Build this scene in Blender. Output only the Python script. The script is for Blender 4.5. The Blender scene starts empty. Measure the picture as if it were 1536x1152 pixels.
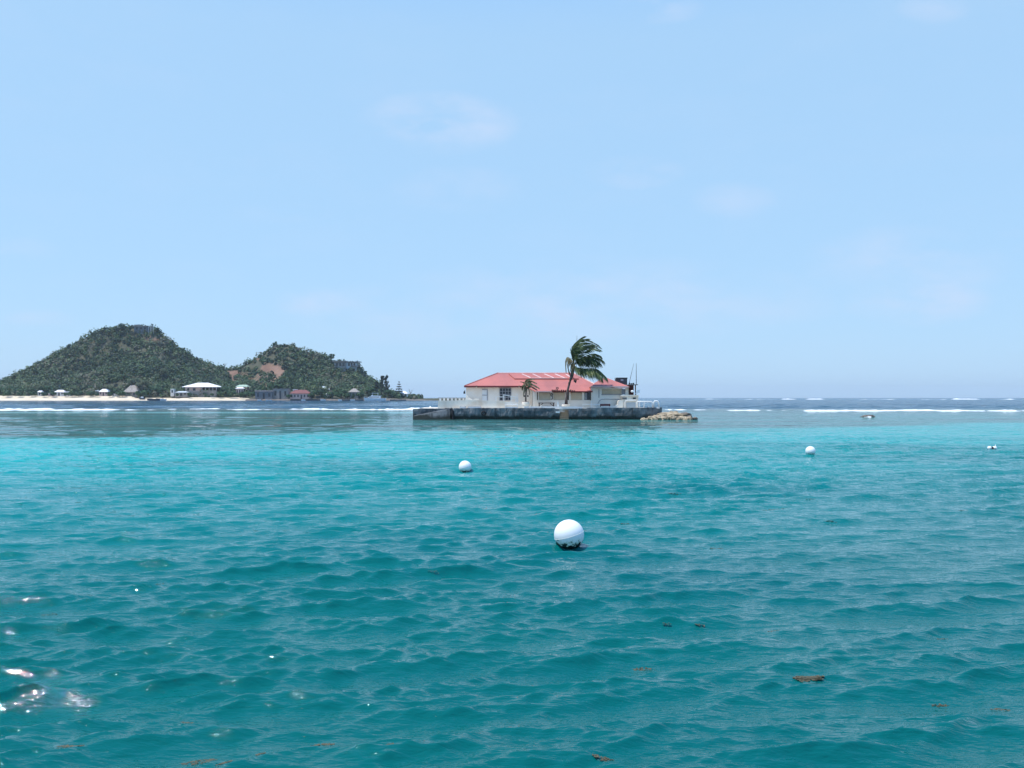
import bpy, bmesh, math, random
import numpy as np
from mathutils import Vector, Matrix, noise as mnoise

R = math.radians
random.seed(7)
rng = np.random.default_rng(11)
scene = bpy.context.scene
col = scene.collection

# ------------------------------------------------------------------ camera
F = 1300.0            # focal length in photo pixels (1536 wide)
HOR = 596.3           # horizon row in the photo
EYE = 2.5
cam_d = bpy.data.cameras.new("camera")
cam = bpy.data.objects.new("camera", cam_d)
col.objects.link(cam)
cam.location = (0, 0, EYE)
cam.rotation_euler = (R(90), 0, 0)
cam_d.sensor_width = 36
cam_d.lens = F / 1536 * 36
cam_d.shift_y = (HOR - 576) / 1536
cam_d.clip_start = 0.1
cam_d.clip_end = 60000
scene.camera = cam

# ------------------------------------------------------------------ sun and sky
SUN = Vector((-0.34, -0.07, 0.94)).normalized()
sl = bpy.data.lights.new("sun", 'SUN')
sl.energy = 3.6
sl.angle = R(0.53)
sl.color = (1.0, 0.955, 0.88)
so = bpy.data.objects.new("sun", sl)
so.rotation_euler = SUN.to_track_quat('Z', 'Y').to_euler()
so.location = (-40, 10, 120)
col.objects.link(so)

world = bpy.data.worlds.new("World")
scene.world = world
world.use_nodes = True
wn, wl = world.node_tree.nodes, world.node_tree.links
wn.clear()


def W(t, **kw):
    n = wn.new(t)
    for k, v in kw.items():
        setattr(n, k, v)
    return n


def wmath(op, a, b=None, clamp=False):
    n = W('ShaderNodeMath', operation=op, use_clamp=clamp)
    for i, v in enumerate((a, b)):
        if v is None:
            continue
        if isinstance(v, (int, float)):
            n.inputs[i].default_value = v
        else:
            wl.new(v, n.inputs[i])
    return n.outputs[0]


sky = W('ShaderNodeTexSky', sky_type='NISHITA')
sky.sun_disc = False
sky.sun_elevation = math.asin(SUN.z)
sky.sun_rotation = math.atan2(SUN.x, SUN.y)
sky.altitude = 0
sky.air_density = 1.0
sky.dust_density = 0.4
sky.ozone_density = 1.5
tc = W('ShaderNodeTexCoord')
sp = W('ShaderNodeSeparateXYZ')
wl.new(tc.outputs['Generated'], sp.inputs[0])
den = wmath('MAXIMUM', wmath('ABSOLUTE', sp.outputs[1]), 0.15)
ax = wmath('DIVIDE', sp.outputs[0], den)
ez = wmath('DIVIDE', sp.outputs[2], den)
nz = W('ShaderNodeTexNoise')
nz.inputs['Scale'].default_value = 9
nz.inputs['Detail'].default_value = 6
nz.inputs['Roughness'].default_value = 0.6
mp = W('ShaderNodeMapping')
mp.inputs['Scale'].default_value = (1.0, 1.0, 2.6)
wl.new(tc.outputs['Generated'], mp.inputs[0])
wl.new(mp.outputs[0], nz.inputs['Vector'])
tot = None
# (tan azimuth, tan elevation, half width, half height, strength) of faint clouds
for (px, py, hw, hh, s) in ((655, 185, 130, 52, .75), (950, 258, 80, 28, .45), (690, 285, 110, 40, .3),
                            (475, 455, 75, 26, .65), (990, 12, 70, 26, .7), (1375, 452, 120, 40, .9),
                            (1100, 300, 70, 30, .3), (600, 470, 200, 50, .45), (1400, 12, 60, 26, .35),
                            (1360, 395, 170, 60, .6), (900, 450, 380, 70, .5), (30, 375, 70, 20, .3),
                            (1525, 362, 40, 22, .35), (60, 478, 60, 14, .4), (420, 320, 90, 18, .25)):
    a, e = (px - 768) / F, (HOR - py) / F
    dx = wmath('DIVIDE', wmath('SUBTRACT', ax, a), hw / F)
    de = wmath('DIVIDE', wmath('SUBTRACT', ez, e), hh / F)
    r2 = wmath('ADD', wmath('MULTIPLY', dx, dx), wmath('MULTIPLY', de, de))
    m = wmath('MULTIPLY', wmath('SUBTRACT', 1.0, r2, True), s)
    tot = m if tot is None else wmath('MAXIMUM', tot, m)
cl = wmath('MULTIPLY', wmath('SUBTRACT', nz.outputs['Fac'], 0.36, True), 3.2, True)
base_haze = wmath('MULTIPLY', wmath('SUBTRACT', nz.outputs['Fac'], 0.5, True), 0.25, True)
cloud = wmath('ADD', wmath('MULTIPLY', cl, wmath('MULTIPLY', tot, 0.95)), base_haze, True)
hsv = W('ShaderNodeHueSaturation')
hsv.inputs['Saturation'].default_value = 1.0
wl.new(sky.outputs[0], hsv.inputs['Color'])
veil = W('ShaderNodeMixRGB', blend_type='MIX')        # thin humid veil that pales the whole trade-wind sky
veil.inputs[0].default_value = 0.80
wl.new(hsv.outputs[0], veil.inputs[1])
vc = W('ShaderNodeMixRGB', blend_type='MIX')           # paler low down, deeper blue towards the zenith
vr = W('ShaderNodeMapRange', interpolation_type='SMOOTHSTEP')
vr.inputs[1].default_value, vr.inputs[2].default_value = 0.37, 0.60
wl.new(sp.outputs[2], vr.inputs[0])
wl.new(vr.outputs[0], vc.inputs[0])
vc.inputs[1].default_value = (3.3, 5.4, 7.75, 1)
vc.inputs[2].default_value = (1.0, 3.9, 9.6, 1)
wl.new(vc.outputs[0], veil.inputs[2])
mix = W('ShaderNodeMixRGB', blend_type='MIX')
wl.new(cloud, mix.inputs[0])
wl.new(veil.outputs[0], mix.inputs[1])
mix.inputs[2].default_value = (4.9, 5.7, 7.3, 1)
bg = W('ShaderNodeBackground')
bg.inputs['Strength'].default_value = 0.1
wl.new(mix.outputs[0], bg.inputs['Color'])
wo = W('ShaderNodeOutputWorld')
wl.new(bg.outputs[0], wo.inputs['Surface'])

scene.view_settings.view_transform = 'Standard'
scene.view_settings.look = 'None'
scene.view_settings.exposure = 0.45
scene.view_settings.gamma = 1.0
scene.cycles.max_bounces = 6
scene.cycles.volume_bounces = 0


# ------------------------------------------------------------------ helpers
def at(px, py, Y):
    """world point seen at photo pixel (px, py) at distance Y"""
    return Vector(((px - 768) * Y / F, Y, EYE - (py - HOR) * Y / F))


def X_(px, Y):
    return (px - 768) * Y / F


def Z_(py, Y):
    return EYE - (py - HOR) * Y / F


def tag(o, label=None, cat=None, group=None, kind=None):
    if label:
        o["label"] = label
    if cat:
        o["category"] = cat
    if group:
        o["group"] = group
    if kind:
        o["kind"] = kind
    return o


def empty(name, loc, label, cat, group=None):
    o = bpy.data.objects.new(name, None)
    o.empty_display_size = 0.3
    o.location = loc
    col.objects.link(o)
    return tag(o, label, cat, group)


def world_loc(o):
    v = Vector((0, 0, 0))
    while o:
        v += o.location
        o = o.parent
    return v


class MB:
    def __init__(self):
        self.v, self.f = [], []

    def add(self, vs, fs):
        b = len(self.v)
        self.v += [tuple(p) for p in vs]
        self.f += [tuple(i + b for i in f) for f in fs]
        return self

    def box(self, x0, x1, y0, y1, z0, z1):
        x0, x1 = min(x0, x1), max(x0, x1)
        y0, y1 = min(y0, y1), max(y0, y1)
        z0, z1 = min(z0, z1), max(z0, z1)
        return self.add([(x0, y0, z0), (x1, y0, z0), (x1, y1, z0), (x0, y1, z0),
                         (x0, y0, z1), (x1, y0, z1), (x1, y1, z1), (x0, y1, z1)],
                        [(0, 3, 2, 1), (4, 5, 6, 7), (0, 1, 5, 4), (1, 2, 6, 5), (2, 3, 7, 6), (3, 0, 4, 7)])

    def prism(self, poly_xz, y0, y1):
        """outline in the XZ plane extruded from y0 (near) to y1 (far)"""
        n = len(poly_xz)
        vs = [(x, y0, z) for x, z in poly_xz] + [(x, y1, z) for x, z in poly_xz]
        fs = [tuple(range(n)), tuple(range(2 * n - 1, n - 1, -1))]
        fs += [(i, i + n, (i + 1) % n + n, (i + 1) % n) for i in range(n)]
        return self.add(vs, fs)

    def slab(self, quad, th):
        """quad (4 points) given a thickness straight down"""
        q = [Vector(p) for p in quad]
        lo = [p - Vector((0, 0, th)) for p in q]
        return self.add(q + lo, [(0, 1, 2, 3), (7, 6, 5, 4)] + [(i, i + 4, (i + 1) % 4 + 4, (i + 1) % 4) for i in range(4)])

    def tube(self, pts, rad, n=8):
        pts = [Vector(p) for p in pts]
        if isinstance(rad, (int, float)):
            rad = [rad] * len(pts)
        rings = []
        for i, p in enumerate(pts):
            t = (pts[min(i + 1, len(pts) - 1)] - pts[max(i - 1, 0)]).normalized()
            u = t.cross(Vector((0.13, 0.97, 0.21)))
            if u.length < 1e-3:
                u = t.cross(Vector((1, 0, 0)))
            u.normalize()
            w = t.cross(u)
            rings.append([p + (u * math.cos(a) + w * math.sin(a)) * rad[i] for a in [2 * math.pi * k / n for k in range(n)]])
        vs = [v for r in rings for v in r]
        fs = []
        for i in range(len(pts) - 1):
            for k in range(n):
                a, b = i * n + k, i * n + (k + 1) % n
                fs.append((a, b, b + n, a + n))
        fs.append(tuple(range(n - 1, -1, -1)))
        fs.append(tuple((len(pts) - 1) * n + k for k in range(n)))
        return self.add(vs, fs)

    def lathe(self, prof, c=(0, 0, 0), n=32, axis='Z'):
        vs, fs = [], []
        for (r, z) in prof:
            for k in range(n):
                a = 2 * math.pi * k / n
                p = (r * math.cos(a), r * math.sin(a), z)
                if axis == 'Y':
                    p = (p[0], p[2], p[1])
                elif axis == 'X':
                    p = (p[2], p[0], p[1])
                vs.append((p[0] + c[0], p[1] + c[1], p[2] + c[2]))
        for i in range(len(prof) - 1):
            for k in range(n):
                a, b = i * n + k, i * n + (k + 1) % n
                fs.append((a, b, b + n, a + n))
        fs.append(tuple(range(n - 1, -1, -1)))
        fs.append(tuple((len(prof) - 1) * n + k for k in range(n)))
        return self.add(vs, fs)

    def build(self, name, mat, parent=None, loc=None, smooth=False):
        o = None
        org = world_loc(parent) if parent else Vector(loc) if loc is not None else Vector((0, 0, 0))
        me = bpy.data.meshes.new(name)
        me.from_pydata([(x - org.x, y - org.y, z - org.z) for x, y, z in self.v], [], self.f)
        me.materials.append(mat)
        bm = bmesh.new()
        bm.from_mesh(me)
        bmesh.ops.recalc_face_normals(bm, faces=bm.faces)
        bm.to_mesh(me)
        bm.free()
        if smooth:
            me.polygons.foreach_set('use_smooth', [True] * len(me.polygons))
        o = bpy.data.objects.new(name, me)
        col.objects.link(o)
        if parent:
            o.parent = parent
        elif loc is not None:
            o.location = org
        return o


def np_mesh(name, V, Q, mat, smooth=False, parent=None):
    """mesh from numpy vertices and quads"""
    me = bpy.data.meshes.new(name)
    n, q = len(V), len(Q)
    me.vertices.add(n)
    me.vertices.foreach_set('co', np.ascontiguousarray(V, dtype=np.float32).ravel())
    me.loops.add(q * 4)
    me.loops.foreach_set('vertex_index', np.ascontiguousarray(Q, dtype=np.int32).ravel())
    me.polygons.add(q)
    me.polygons.foreach_set('loop_start', np.arange(0, q * 4, 4, dtype=np.int32))
    me.polygons.foreach_set('loop_total', np.full(q, 4, dtype=np.int32))
    if smooth:
        me.polygons.foreach_set('use_smooth', np.ones(q, dtype=bool))
    me.update(calc_edges=True)
    me.validate()
    me.materials.append(mat)
    o = bpy.data.objects.new(name, me)
    col.objects.link(o)
    if parent:
        o.parent = parent
    return o


def copy_tree(o, parent=None):
    c = o.copy()
    col.objects.link(c)
    c.parent = parent
    for ch in list(o.children):
        copy_tree(ch, c)
    return c


# ------------------------------------------------------------------ materials
def mat(name, c1, c2=None, scale=2.0, rough=0.7, spec=0.3, bump=0.0, bscale=None, detail=5, stretch=(1, 1, 1),
        lo=0.35, hi=0.65, metal=0.0):
    m = bpy.data.materials.new(name)
    m.use_nodes = True
    n, l = m.node_tree.nodes, m.node_tree.links
    b = n['Principled BSDF']
    b.inputs['Roughness'].default_value = rough
    b.inputs['Specular IOR Level'].default_value = spec
    b.inputs['Metallic'].default_value = metal
    c2 = c2 or tuple(x * 0.8 for x in c1)
    g = n.new('ShaderNodeNewGeometry')
    mpn = n.new('ShaderNodeMapping')
    mpn.inputs['Scale'].default_value = stretch
    l.new(g.outputs['Position'], mpn.inputs[0])
    t = n.new('ShaderNodeTexNoise')
    t.inputs['Scale'].default_value = scale
    t.inputs['Detail'].default_value = detail
    l.new(mpn.outputs[0], t.inputs['Vector'])
    r = n.new('ShaderNodeMapRange')
    r.inputs[1].default_value, r.inputs[2].default_value = lo, hi
    l.new(t.outputs['Fac'], r.inputs[0])
    mx = n.new('ShaderNodeMixRGB')
    mx.inputs[1].default_value = (*c1, 1)
    mx.inputs[2].default_value = (*c2, 1)
    l.new(r.outputs[0], mx.inputs[0])
    l.new(mx.outputs[0], b.inputs['Base Color'])
    if bump:
        t2 = n.new('ShaderNodeTexNoise')
        t2.inputs['Scale'].default_value = bscale or scale * 4
        t2.inputs['Detail'].default_value = 4
        l.new(mpn.outputs[0], t2.inputs['Vector'])
        bp = n.new('ShaderNodeBump')
        bp.inputs['Strength'].default_value = bump
        bp.inputs['Distance'].default_value = 0.05
        l.new(t2.outputs['Fac'], bp.inputs['Height'])
        l.new(bp.outputs[0], b.inputs['Normal'])
    return m


def leaf_mat(name, cols, nscale=0.15, trans=0.25, attr=None):
    m = bpy.data.materials.new(name)
    m.use_nodes = True
    n, l = m.node_tree.nodes, m.node_tree.links
    b = n['Principled BSDF']
    b.inputs['Roughness'].default_value = 0.6
    b.inputs['Specular IOR Level'].default_value = 0.25
    g = n.new('ShaderNodeNewGeometry')
    t = n.new('ShaderNodeTexNoise')
    t.inputs['Scale'].default_value = nscale
    t.inputs['Detail'].default_value = 4
    l.new(g.outputs['Position'], t.inputs['Vector'])
    a = n.new('ShaderNodeMath')
    a.operation = 'MULTIPLY_ADD'
    l.new(g.outputs['Random Per Island'], a.inputs[0])
    a.inputs[1].default_value = 0.35
    s = n.new('ShaderNodeMath')
    s.operation = 'MULTIPLY_ADD'
    l.new(t.outputs['Fac'], s.inputs[0])
    s.inputs[1].default_value = 1.7
    s.inputs[2].default_value = -0.52
    l.new(s.outputs[0], a.inputs[2])
    if attr:                       # one tone per plant, with a little change from leaf to leaf
        an = n.new('ShaderNodeAttribute')
        an.attribute_name = attr
        a.inputs[1].default_value = 0.16
        l.new(an.outputs['Fac'], a.inputs[2])
    cr = n.new('ShaderNodeValToRGB')
    e = cr.color_ramp.elements
    while len(e) < len(cols):
        e.new(0.5)
    for i, c in enumerate(cols):
        e[i].position = i / (len(cols) - 1)
        e[i].color = (*c, 1)
    l.new(a.outputs[0], cr.inputs[0])
    l.new(cr.outputs[0], b.inputs['Base Color'])
    tr = n.new('ShaderNodeBsdfTranslucent')
    l.new(cr.outputs[0], tr.inputs['Color'])
    mx = n.new('ShaderNodeMixShader')
    mx.inputs[0].default_value = trans
    l.new(b.outputs[0], mx.inputs[1])
    l.new(tr.outputs[0], mx.inputs[2])
    l.new(mx.outputs[0], n['Material Output'].inputs['Surface'])
    return m


M = {}
M['plaster'] = mat('white_plaster', (0.86, 0.80, 0.71), (0.77, 0.69, 0.58), 0.9, 0.85, bump=0.15)
M['plaster_clean'] = mat('clean_white_paint', (0.84, 0.83, 0.80), (0.76, 0.75, 0.72), 1.2, 0.6)
M['cream'] = mat('stained_cream_plaster', (0.88, 0.81, 0.69), (0.68, 0.54, 0.40), 0.8, 0.85, bump=0.15, lo=0.42, hi=0.75)
M['beige'] = mat('beige_shutter_board', (0.58, 0.50, 0.37), (0.50, 0.42, 0.30), 1.5, 0.8)
M['roof_red'] = mat('sunbleached_red_metal_roof', (0.50, 0.160, 0.128), (0.37, 0.130, 0.110), 0.55, 0.6, bump=0.1, stretch=(1, 0.3, 1))
M['roof_dark'] = mat('dark_red_trim', (0.20, 0.035, 0.04), (0.16, 0.03, 0.03), 1.0, 0.5)
M['roof_white'] = mat('white_roof_cap', (0.74, 0.56, 0.52), (0.64, 0.42, 0.39), 1.5, 0.5)
M['dark'] = mat('dark_window_glass', (0.016, 0.018, 0.024), (0.03, 0.032, 0.04), 1.5, 0.12, 0.5)
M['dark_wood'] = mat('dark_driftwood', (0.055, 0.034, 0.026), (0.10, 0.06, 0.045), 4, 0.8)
M['red_wood'] = mat('dark_red_painted_wood', (0.17, 0.032, 0.028), (0.11, 0.025, 0.022), 4, 0.7)
M['grey_trim'] = mat('grey_trim_paint', (0.36, 0.36, 0.38), (0.28, 0.28, 0.30), 3, 0.7)
M['rubber'] = mat('black_rubber', (0.012, 0.013, 0.015), (0.03, 0.03, 0.032), 6, 0.8)
M['tank'] = mat('dark_grey_tank_plastic', (0.05, 0.058, 0.068), (0.085, 0.095, 0.105), 2, 0.6)
M['metal'] = mat('grey_metal_pole', (0.16, 0.18, 0.21), (0.10, 0.11, 0.13), 3, 0.4)
M['trunk'] = mat('palm_trunk_bark', (0.15, 0.11, 0.095), (0.075, 0.055, 0.05), 6, 0.9, bump=0.4, stretch=(1, 1, 2))
M['bark'] = mat('grey_bark', (0.13, 0.11, 0.09), (0.08, 0.065, 0.055), 1.0, 0.9)
M['rock'] = mat('tan_limestone', (0.46, 0.37, 0.25), (0.20, 0.16, 0.11), 2.0, 0.9, bump=0.5, lo=0.40, hi=0.68)
M['rock_dark'] = mat('dark_weathered_rock', (0.10, 0.088, 0.078), (0.20, 0.165, 0.13), 2.0, 0.9, bump=0.5)
M['island'] = mat('pale_concrete_terrace', (0.62, 0.58, 0.50), (0.50, 0.46, 0.40), 0.8, 0.9)
M['steps'] = mat('weathered_tan_steps', (0.40, 0.31, 0.20), (0.26, 0.21, 0.16), 2.2, 0.9)
M['foam'] = mat('white_sea_foam', (0.86, 0.88, 0.88), (0.62, 0.72, 0.74), 1.6, 0.9, 0.1, bump=0.3, lo=0.45, hi=0.8)
M['sand'] = mat('pale_coral_sand', (0.70, 0.60, 0.45), (0.60, 0.49, 0.35), 0.08, 0.95, stretch=(1, 2, 1))
M['soil'] = None
M['house_white'] = mat('far_white_wall', (0.76, 0.74, 0.70), (0.62, 0.60, 0.57), 0.3, 0.8)
M['house_grey'] = mat('far_grey_wall', (0.22, 0.215, 0.22), (0.15, 0.148, 0.155), 0.3, 0.8)
M['house_stone'] = mat('far_stone_wall', (0.36, 0.33, 0.30), (0.22, 0.20, 0.18), 0.5, 0.9)
M['house_pink'] = mat('far_pink_wall', (0.58, 0.44, 0.40), (0.48, 0.36, 0.33), 0.3, 0.8)
M['roof_far_red'] = mat('far_dull_red_roof', (0.22, 0.07, 0.065), (0.15, 0.055, 0.05), 0.4, 0.7)
M['roof_far_white'] = mat('far_white_roof', (0.86, 0.82, 0.82), (0.80, 0.76, 0.76), 0.3, 0.6)
M['roof_far_grey'] = mat('far_pale_grey_roof', (0.50, 0.55, 0.58), (0.40, 0.46, 0.48), 0.3, 0.6)
M['roof_far_green'] = mat('far_pale_green_roof', (0.38, 0.48, 0.36), (0.30, 0.40, 0.30), 0.3, 0.6)
M['thatch'] = mat('grey_thatch', (0.44, 0.39, 0.34), (0.22, 0.19, 0.17), 0.9, 0.95, stretch=(3, 1, 0.4))
M['gel'] = mat('white_gelcoat', (0.84, 0.85, 0.86), (0.78, 0.79, 0.80), 0.5, 0.25, 0.5)
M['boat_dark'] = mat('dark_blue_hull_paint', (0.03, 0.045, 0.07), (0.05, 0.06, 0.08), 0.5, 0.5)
M['palm_leaf'] = leaf_mat('coconut_palm_leaf', ((0.010, 0.026, 0.018), (0.024, 0.055, 0.024), (0.085, 0.125, 0.040), (0.30, 0.30, 0.13)), 1.1, 0.2)
M['palm_dry'] = leaf_mat('dry_palm_leaf', ((0.06, 0.065, 0.03), (0.16, 0.14, 0.07), (0.30, 0.26, 0.16)), 0.8, 0.15)
M['scrub'] = leaf_mat('hillside_scrub_leaf', ((0.022, 0.040, 0.026), (0.036, 0.066, 0.034), (0.054, 0.098, 0.040), (0.085, 0.140, 0.052), (0.155, 0.150, 0.100)), 0.06, 0.2, 'tint')
M['tree_leaf'] = leaf_mat('shore_tree_leaf', ((0.020, 0.052, 0.024), (0.040, 0.095, 0.036), (0.075, 0.145, 0.052)), 0.10, 0.2)
M['pine_leaf'] = leaf_mat('pine_needles', ((0.012, 0.028, 0.020), (0.022, 0.042, 0.028), (0.035, 0.058, 0.034)), 0.2, 0.1)
M['far_palm'] = leaf_mat('far_palm_leaf', ((0.05, 0.075, 0.035), (0.11, 0.145, 0.07), (0.24, 0.24, 0.15)), 0.2, 0.2)
M['seaweed'] = leaf_mat('brown_sargassum', ((0.07, 0.078, 0.05), (0.11, 0.10, 0.06), (0.15, 0.125, 0.075)), 6.0, 0.2)


def wall_concrete():
    """weathered grey harbour concrete: drips and patches, algae close to the water"""
    m = bpy.data.materials.new('weathered_harbour_concrete')
    m.use_nodes = True
    n, l = m.node_tree.nodes, m.node_tree.links
    b = n['Principled BSDF']
    b.inputs['Roughness'].default_value = 0.9
    g = n.new('ShaderNodeNewGeometry')

    def noise(scale, st, det=5):
        q = n.new('ShaderNodeMapping')
        q.inputs['Scale'].default_value = st
        l.new(g.outputs['Position'], q.inputs[0])
        t = n.new('ShaderNodeTexNoise')
        t.inputs['Scale'].default_value = scale
        t.inputs['Detail'].default_value = det
        l.new(q.outputs[0], t.inputs['Vector'])
        return t.outputs['Fac']

    def ramp(v, a, c):
        r = n.new('ShaderNodeMapRange')
        r.inputs[1].default_value, r.inputs[2].default_value = a, c
        l.new(v, r.inputs[0])
        return r.outputs[0]

    def mixc(f, c1, c2):
        x = n.new('ShaderNodeMixRGB')
        l.new(f, x.inputs[0])
        for i, c in ((1, c1), (2, c2)):
            if isinstance(c, tuple):
                x.inputs[i].default_value = (*c, 1)
            else:
                l.new(c, x.inputs[i])
        return x.outputs[0]
    c = mixc(ramp(noise(0.6, (1, 1, 1.5)), 0.42, 0.6), (0.20, 0.215, 0.22), (0.085, 0.098, 0.105))
    c = mixc(ramp(noise(2.5, (1, 1, 0.25)), 0.52, 0.72), c, (0.035, 0.042, 0.046))
    s = n.new('ShaderNodeSeparateXYZ')
    l.new(g.outputs['Position'], s.inputs[0])
    add = n.new('ShaderNodeMath')
    add.operation = 'MULTIPLY_ADD'
    l.new(noise(1.2, (1, 1, 0.6)), add.inputs[0])
    add.inputs[1].default_value = -0.9
    l.new(s.outputs[2], add.inputs[2])
    c = mixc(ramp(add.outputs[0], 0.2, -0.15), c, (0.020, 0.028, 0.024))
    l.new(c, b.inputs['Base Color'])
    bp = n.new('ShaderNodeBump')
    bp.inputs['Strength'].default_value = 0.6
    bp.inputs['Distance'].default_value = 0.08
    l.new(noise(5, (1, 1, 1)), bp.inputs['Height'])
    l.new(bp.outputs[0], b.inputs['Normal'])
    return m


M['seawall'] = wall_concrete()


# ------------------------------------------------------------------ sea
def make_waves():
    ws = []
    n = 160
    lams = np.exp(np.linspace(math.log(0.08), math.log(3.0), n))
    dlog2 = math.log2(3.0 / 0.08) / n
    for lam in lams:
        th = math.atan2(-0.95, 0.18) + rng.normal(0, 0.30 if lam > 0.4 else 0.42)
        k = 2 * math.pi / lam
        per_oct = 0.002 if lam > 1.3 else 0.012 if lam > 0.85 else 0.046 if lam > 0.17 else 0.034 if lam > 0.10 else 0.015
        amp = math.sqrt(2 * per_oct * dlog2) / k
        ws.append((lam, k, math.cos(th), math.sin(th), amp, rng.uniform(0, 6.283), 1.0))
    for lam in np.exp(np.linspace(math.log(3.6), math.log(15), 16)):     # open-sea swell, beyond the reef only
        th = math.atan2(-0.9, 0.35) + rng.normal(0, 0.35)
        k = 2 * math.pi / lam
        amp = math.sqrt(2 * 0.004 * 2.35 / 16) / k
        ws.append((lam, k, math.cos(th), math.sin(th), amp, rng.uniform(0, 6.283), 2.0))
    return ws


WAVES = make_waves()


def sstep(a, b, x):
    t = np.clip((x - a) / (b - a), 0, 1)
    return t * t * (3 - 2 * t)


def wave_eval(Xs, Ys, sp):
    """displacement of the water at Xs, Ys; sp = local mesh spacing"""
    gust = 0.80 + 0.22 * np.sin(Xs * 0.21 + Ys * 0.13 + 1.0) * np.sin(Ys * 0.17 - Xs * 0.08) + 0.12 * np.sin(Xs * 0.53 - Ys * 0.31)
    shelter = 1 - 0.3 * sstep(60, 85, Ys) * (1 - sstep(183, 200, Ys))
    ocean = sstep(186, 215, Ys)
    dX, dY, dZ = np.zeros_like(Xs), np.zeros_like(Xs), np.zeros_like(Xs)
    mod = None
    std = math.sqrt(sum(w_[4] ** 2 / 2 for w_ in WAVES if w_[0] > 0.55 and w_[6] == 1.0))
    for (lam, k, cx, cy, a, ph, typ) in sorted(WAVES, key=lambda q_: -q_[0]):
        if lam < 0.55 and mod is None:          # short ripples steepen on the crests of the longer waves
            mod = np.clip(0.95 + 0.38 * dZ / std, 0.35, 1.3)
        row = np.nonzero((sp.min(axis=1) if sp.ndim == 2 else sp) < lam / 2.2)[0]
        if len(row) == 0:
            continue
        sl_ = slice(row[0], row[-1] + 1)
        w = sstep(2.2, 4.0, lam / sp[sl_])
        if typ == 2.0:
            w = w * ocean[sl_] * 1.7
        else:
            w = w * shelter[sl_] * (gust[sl_] if lam < 2 else 1.0) * (mod[sl_] if lam < 0.55 else 1.0) * (1 + 0.5 * ocean[sl_])
        p = k * (cx * Xs[sl_] + cy * Ys[sl_]) + ph
        s, c = np.sin(p), np.cos(p)
        aw = a * w
        dZ[sl_] += aw * c
        dX[sl_] -= aw * cx * s * 0.60
        dY[sl_] -= aw * cy * s * 0.60
    return dX, dY, dZ


def build_sea():
    th_d = np.arange(R(-41), R(41), 0.00125)
    th_c = np.arange(R(41), R(319), R(1.6))
    th = np.concatenate([th_d, th_c])
    r = [0.6]
    while r[-1] < 9000:
        q = r[-1]
        r.append(q * (1.06 if q < 4 else 1.0037 if q < 60 else 1.006 if q < 230 else 1.012 if q < 1500 else 1.05))
    r = np.array(r)
    nt, nr = len(th), len(r)
    T, RR = np.meshgrid(th, r)
    X = RR * np.sin(T)
    Y = RR * np.cos(T)
    dth = np.concatenate([np.full(len(th_d), 0.00125), np.full(len(th_c), R(1.6))])
    dr = np.gradient(r)
    sp = np.maximum(dr[:, None], RR * dth[None, :])
    dX, dY, dZ = wave_eval(X, Y, sp)
    V = np.stack([X + dX, Y + dY, dZ], axis=-1).reshape(-1, 3)
    i, j = np.meshgrid(np.arange(nr - 1), np.arange(nt), indexing='ij')
    j2 = (j + 1) % nt
    Q = np.stack([i * nt + j, i * nt + j2, (i + 1) * nt + j2, (i + 1) * nt + j], axis=-1).reshape(-1, 4)
    Q = Q[:, ::-1]
    # close the hole under the viewer
    cq = np.array([[k, (k + 2) % nt, (k + 1) % nt, len(V)] for k in range(0, nt, 1)][:0]).reshape(0, 4)
    m = sea_material()
    o = np_mesh('sea', V, Q, m, smooth=True)
    tag(o, 'teal and turquoise tropical sea with small wind waves', 'sea', kind='structure')
    return o


def sea_height(x, y):
    sp = np.array([[0.02]])
    a = wave_eval(np.array([[float(x)]]), np.array([[float(y)]]), sp)
    return float(a[2][0, 0])


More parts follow.
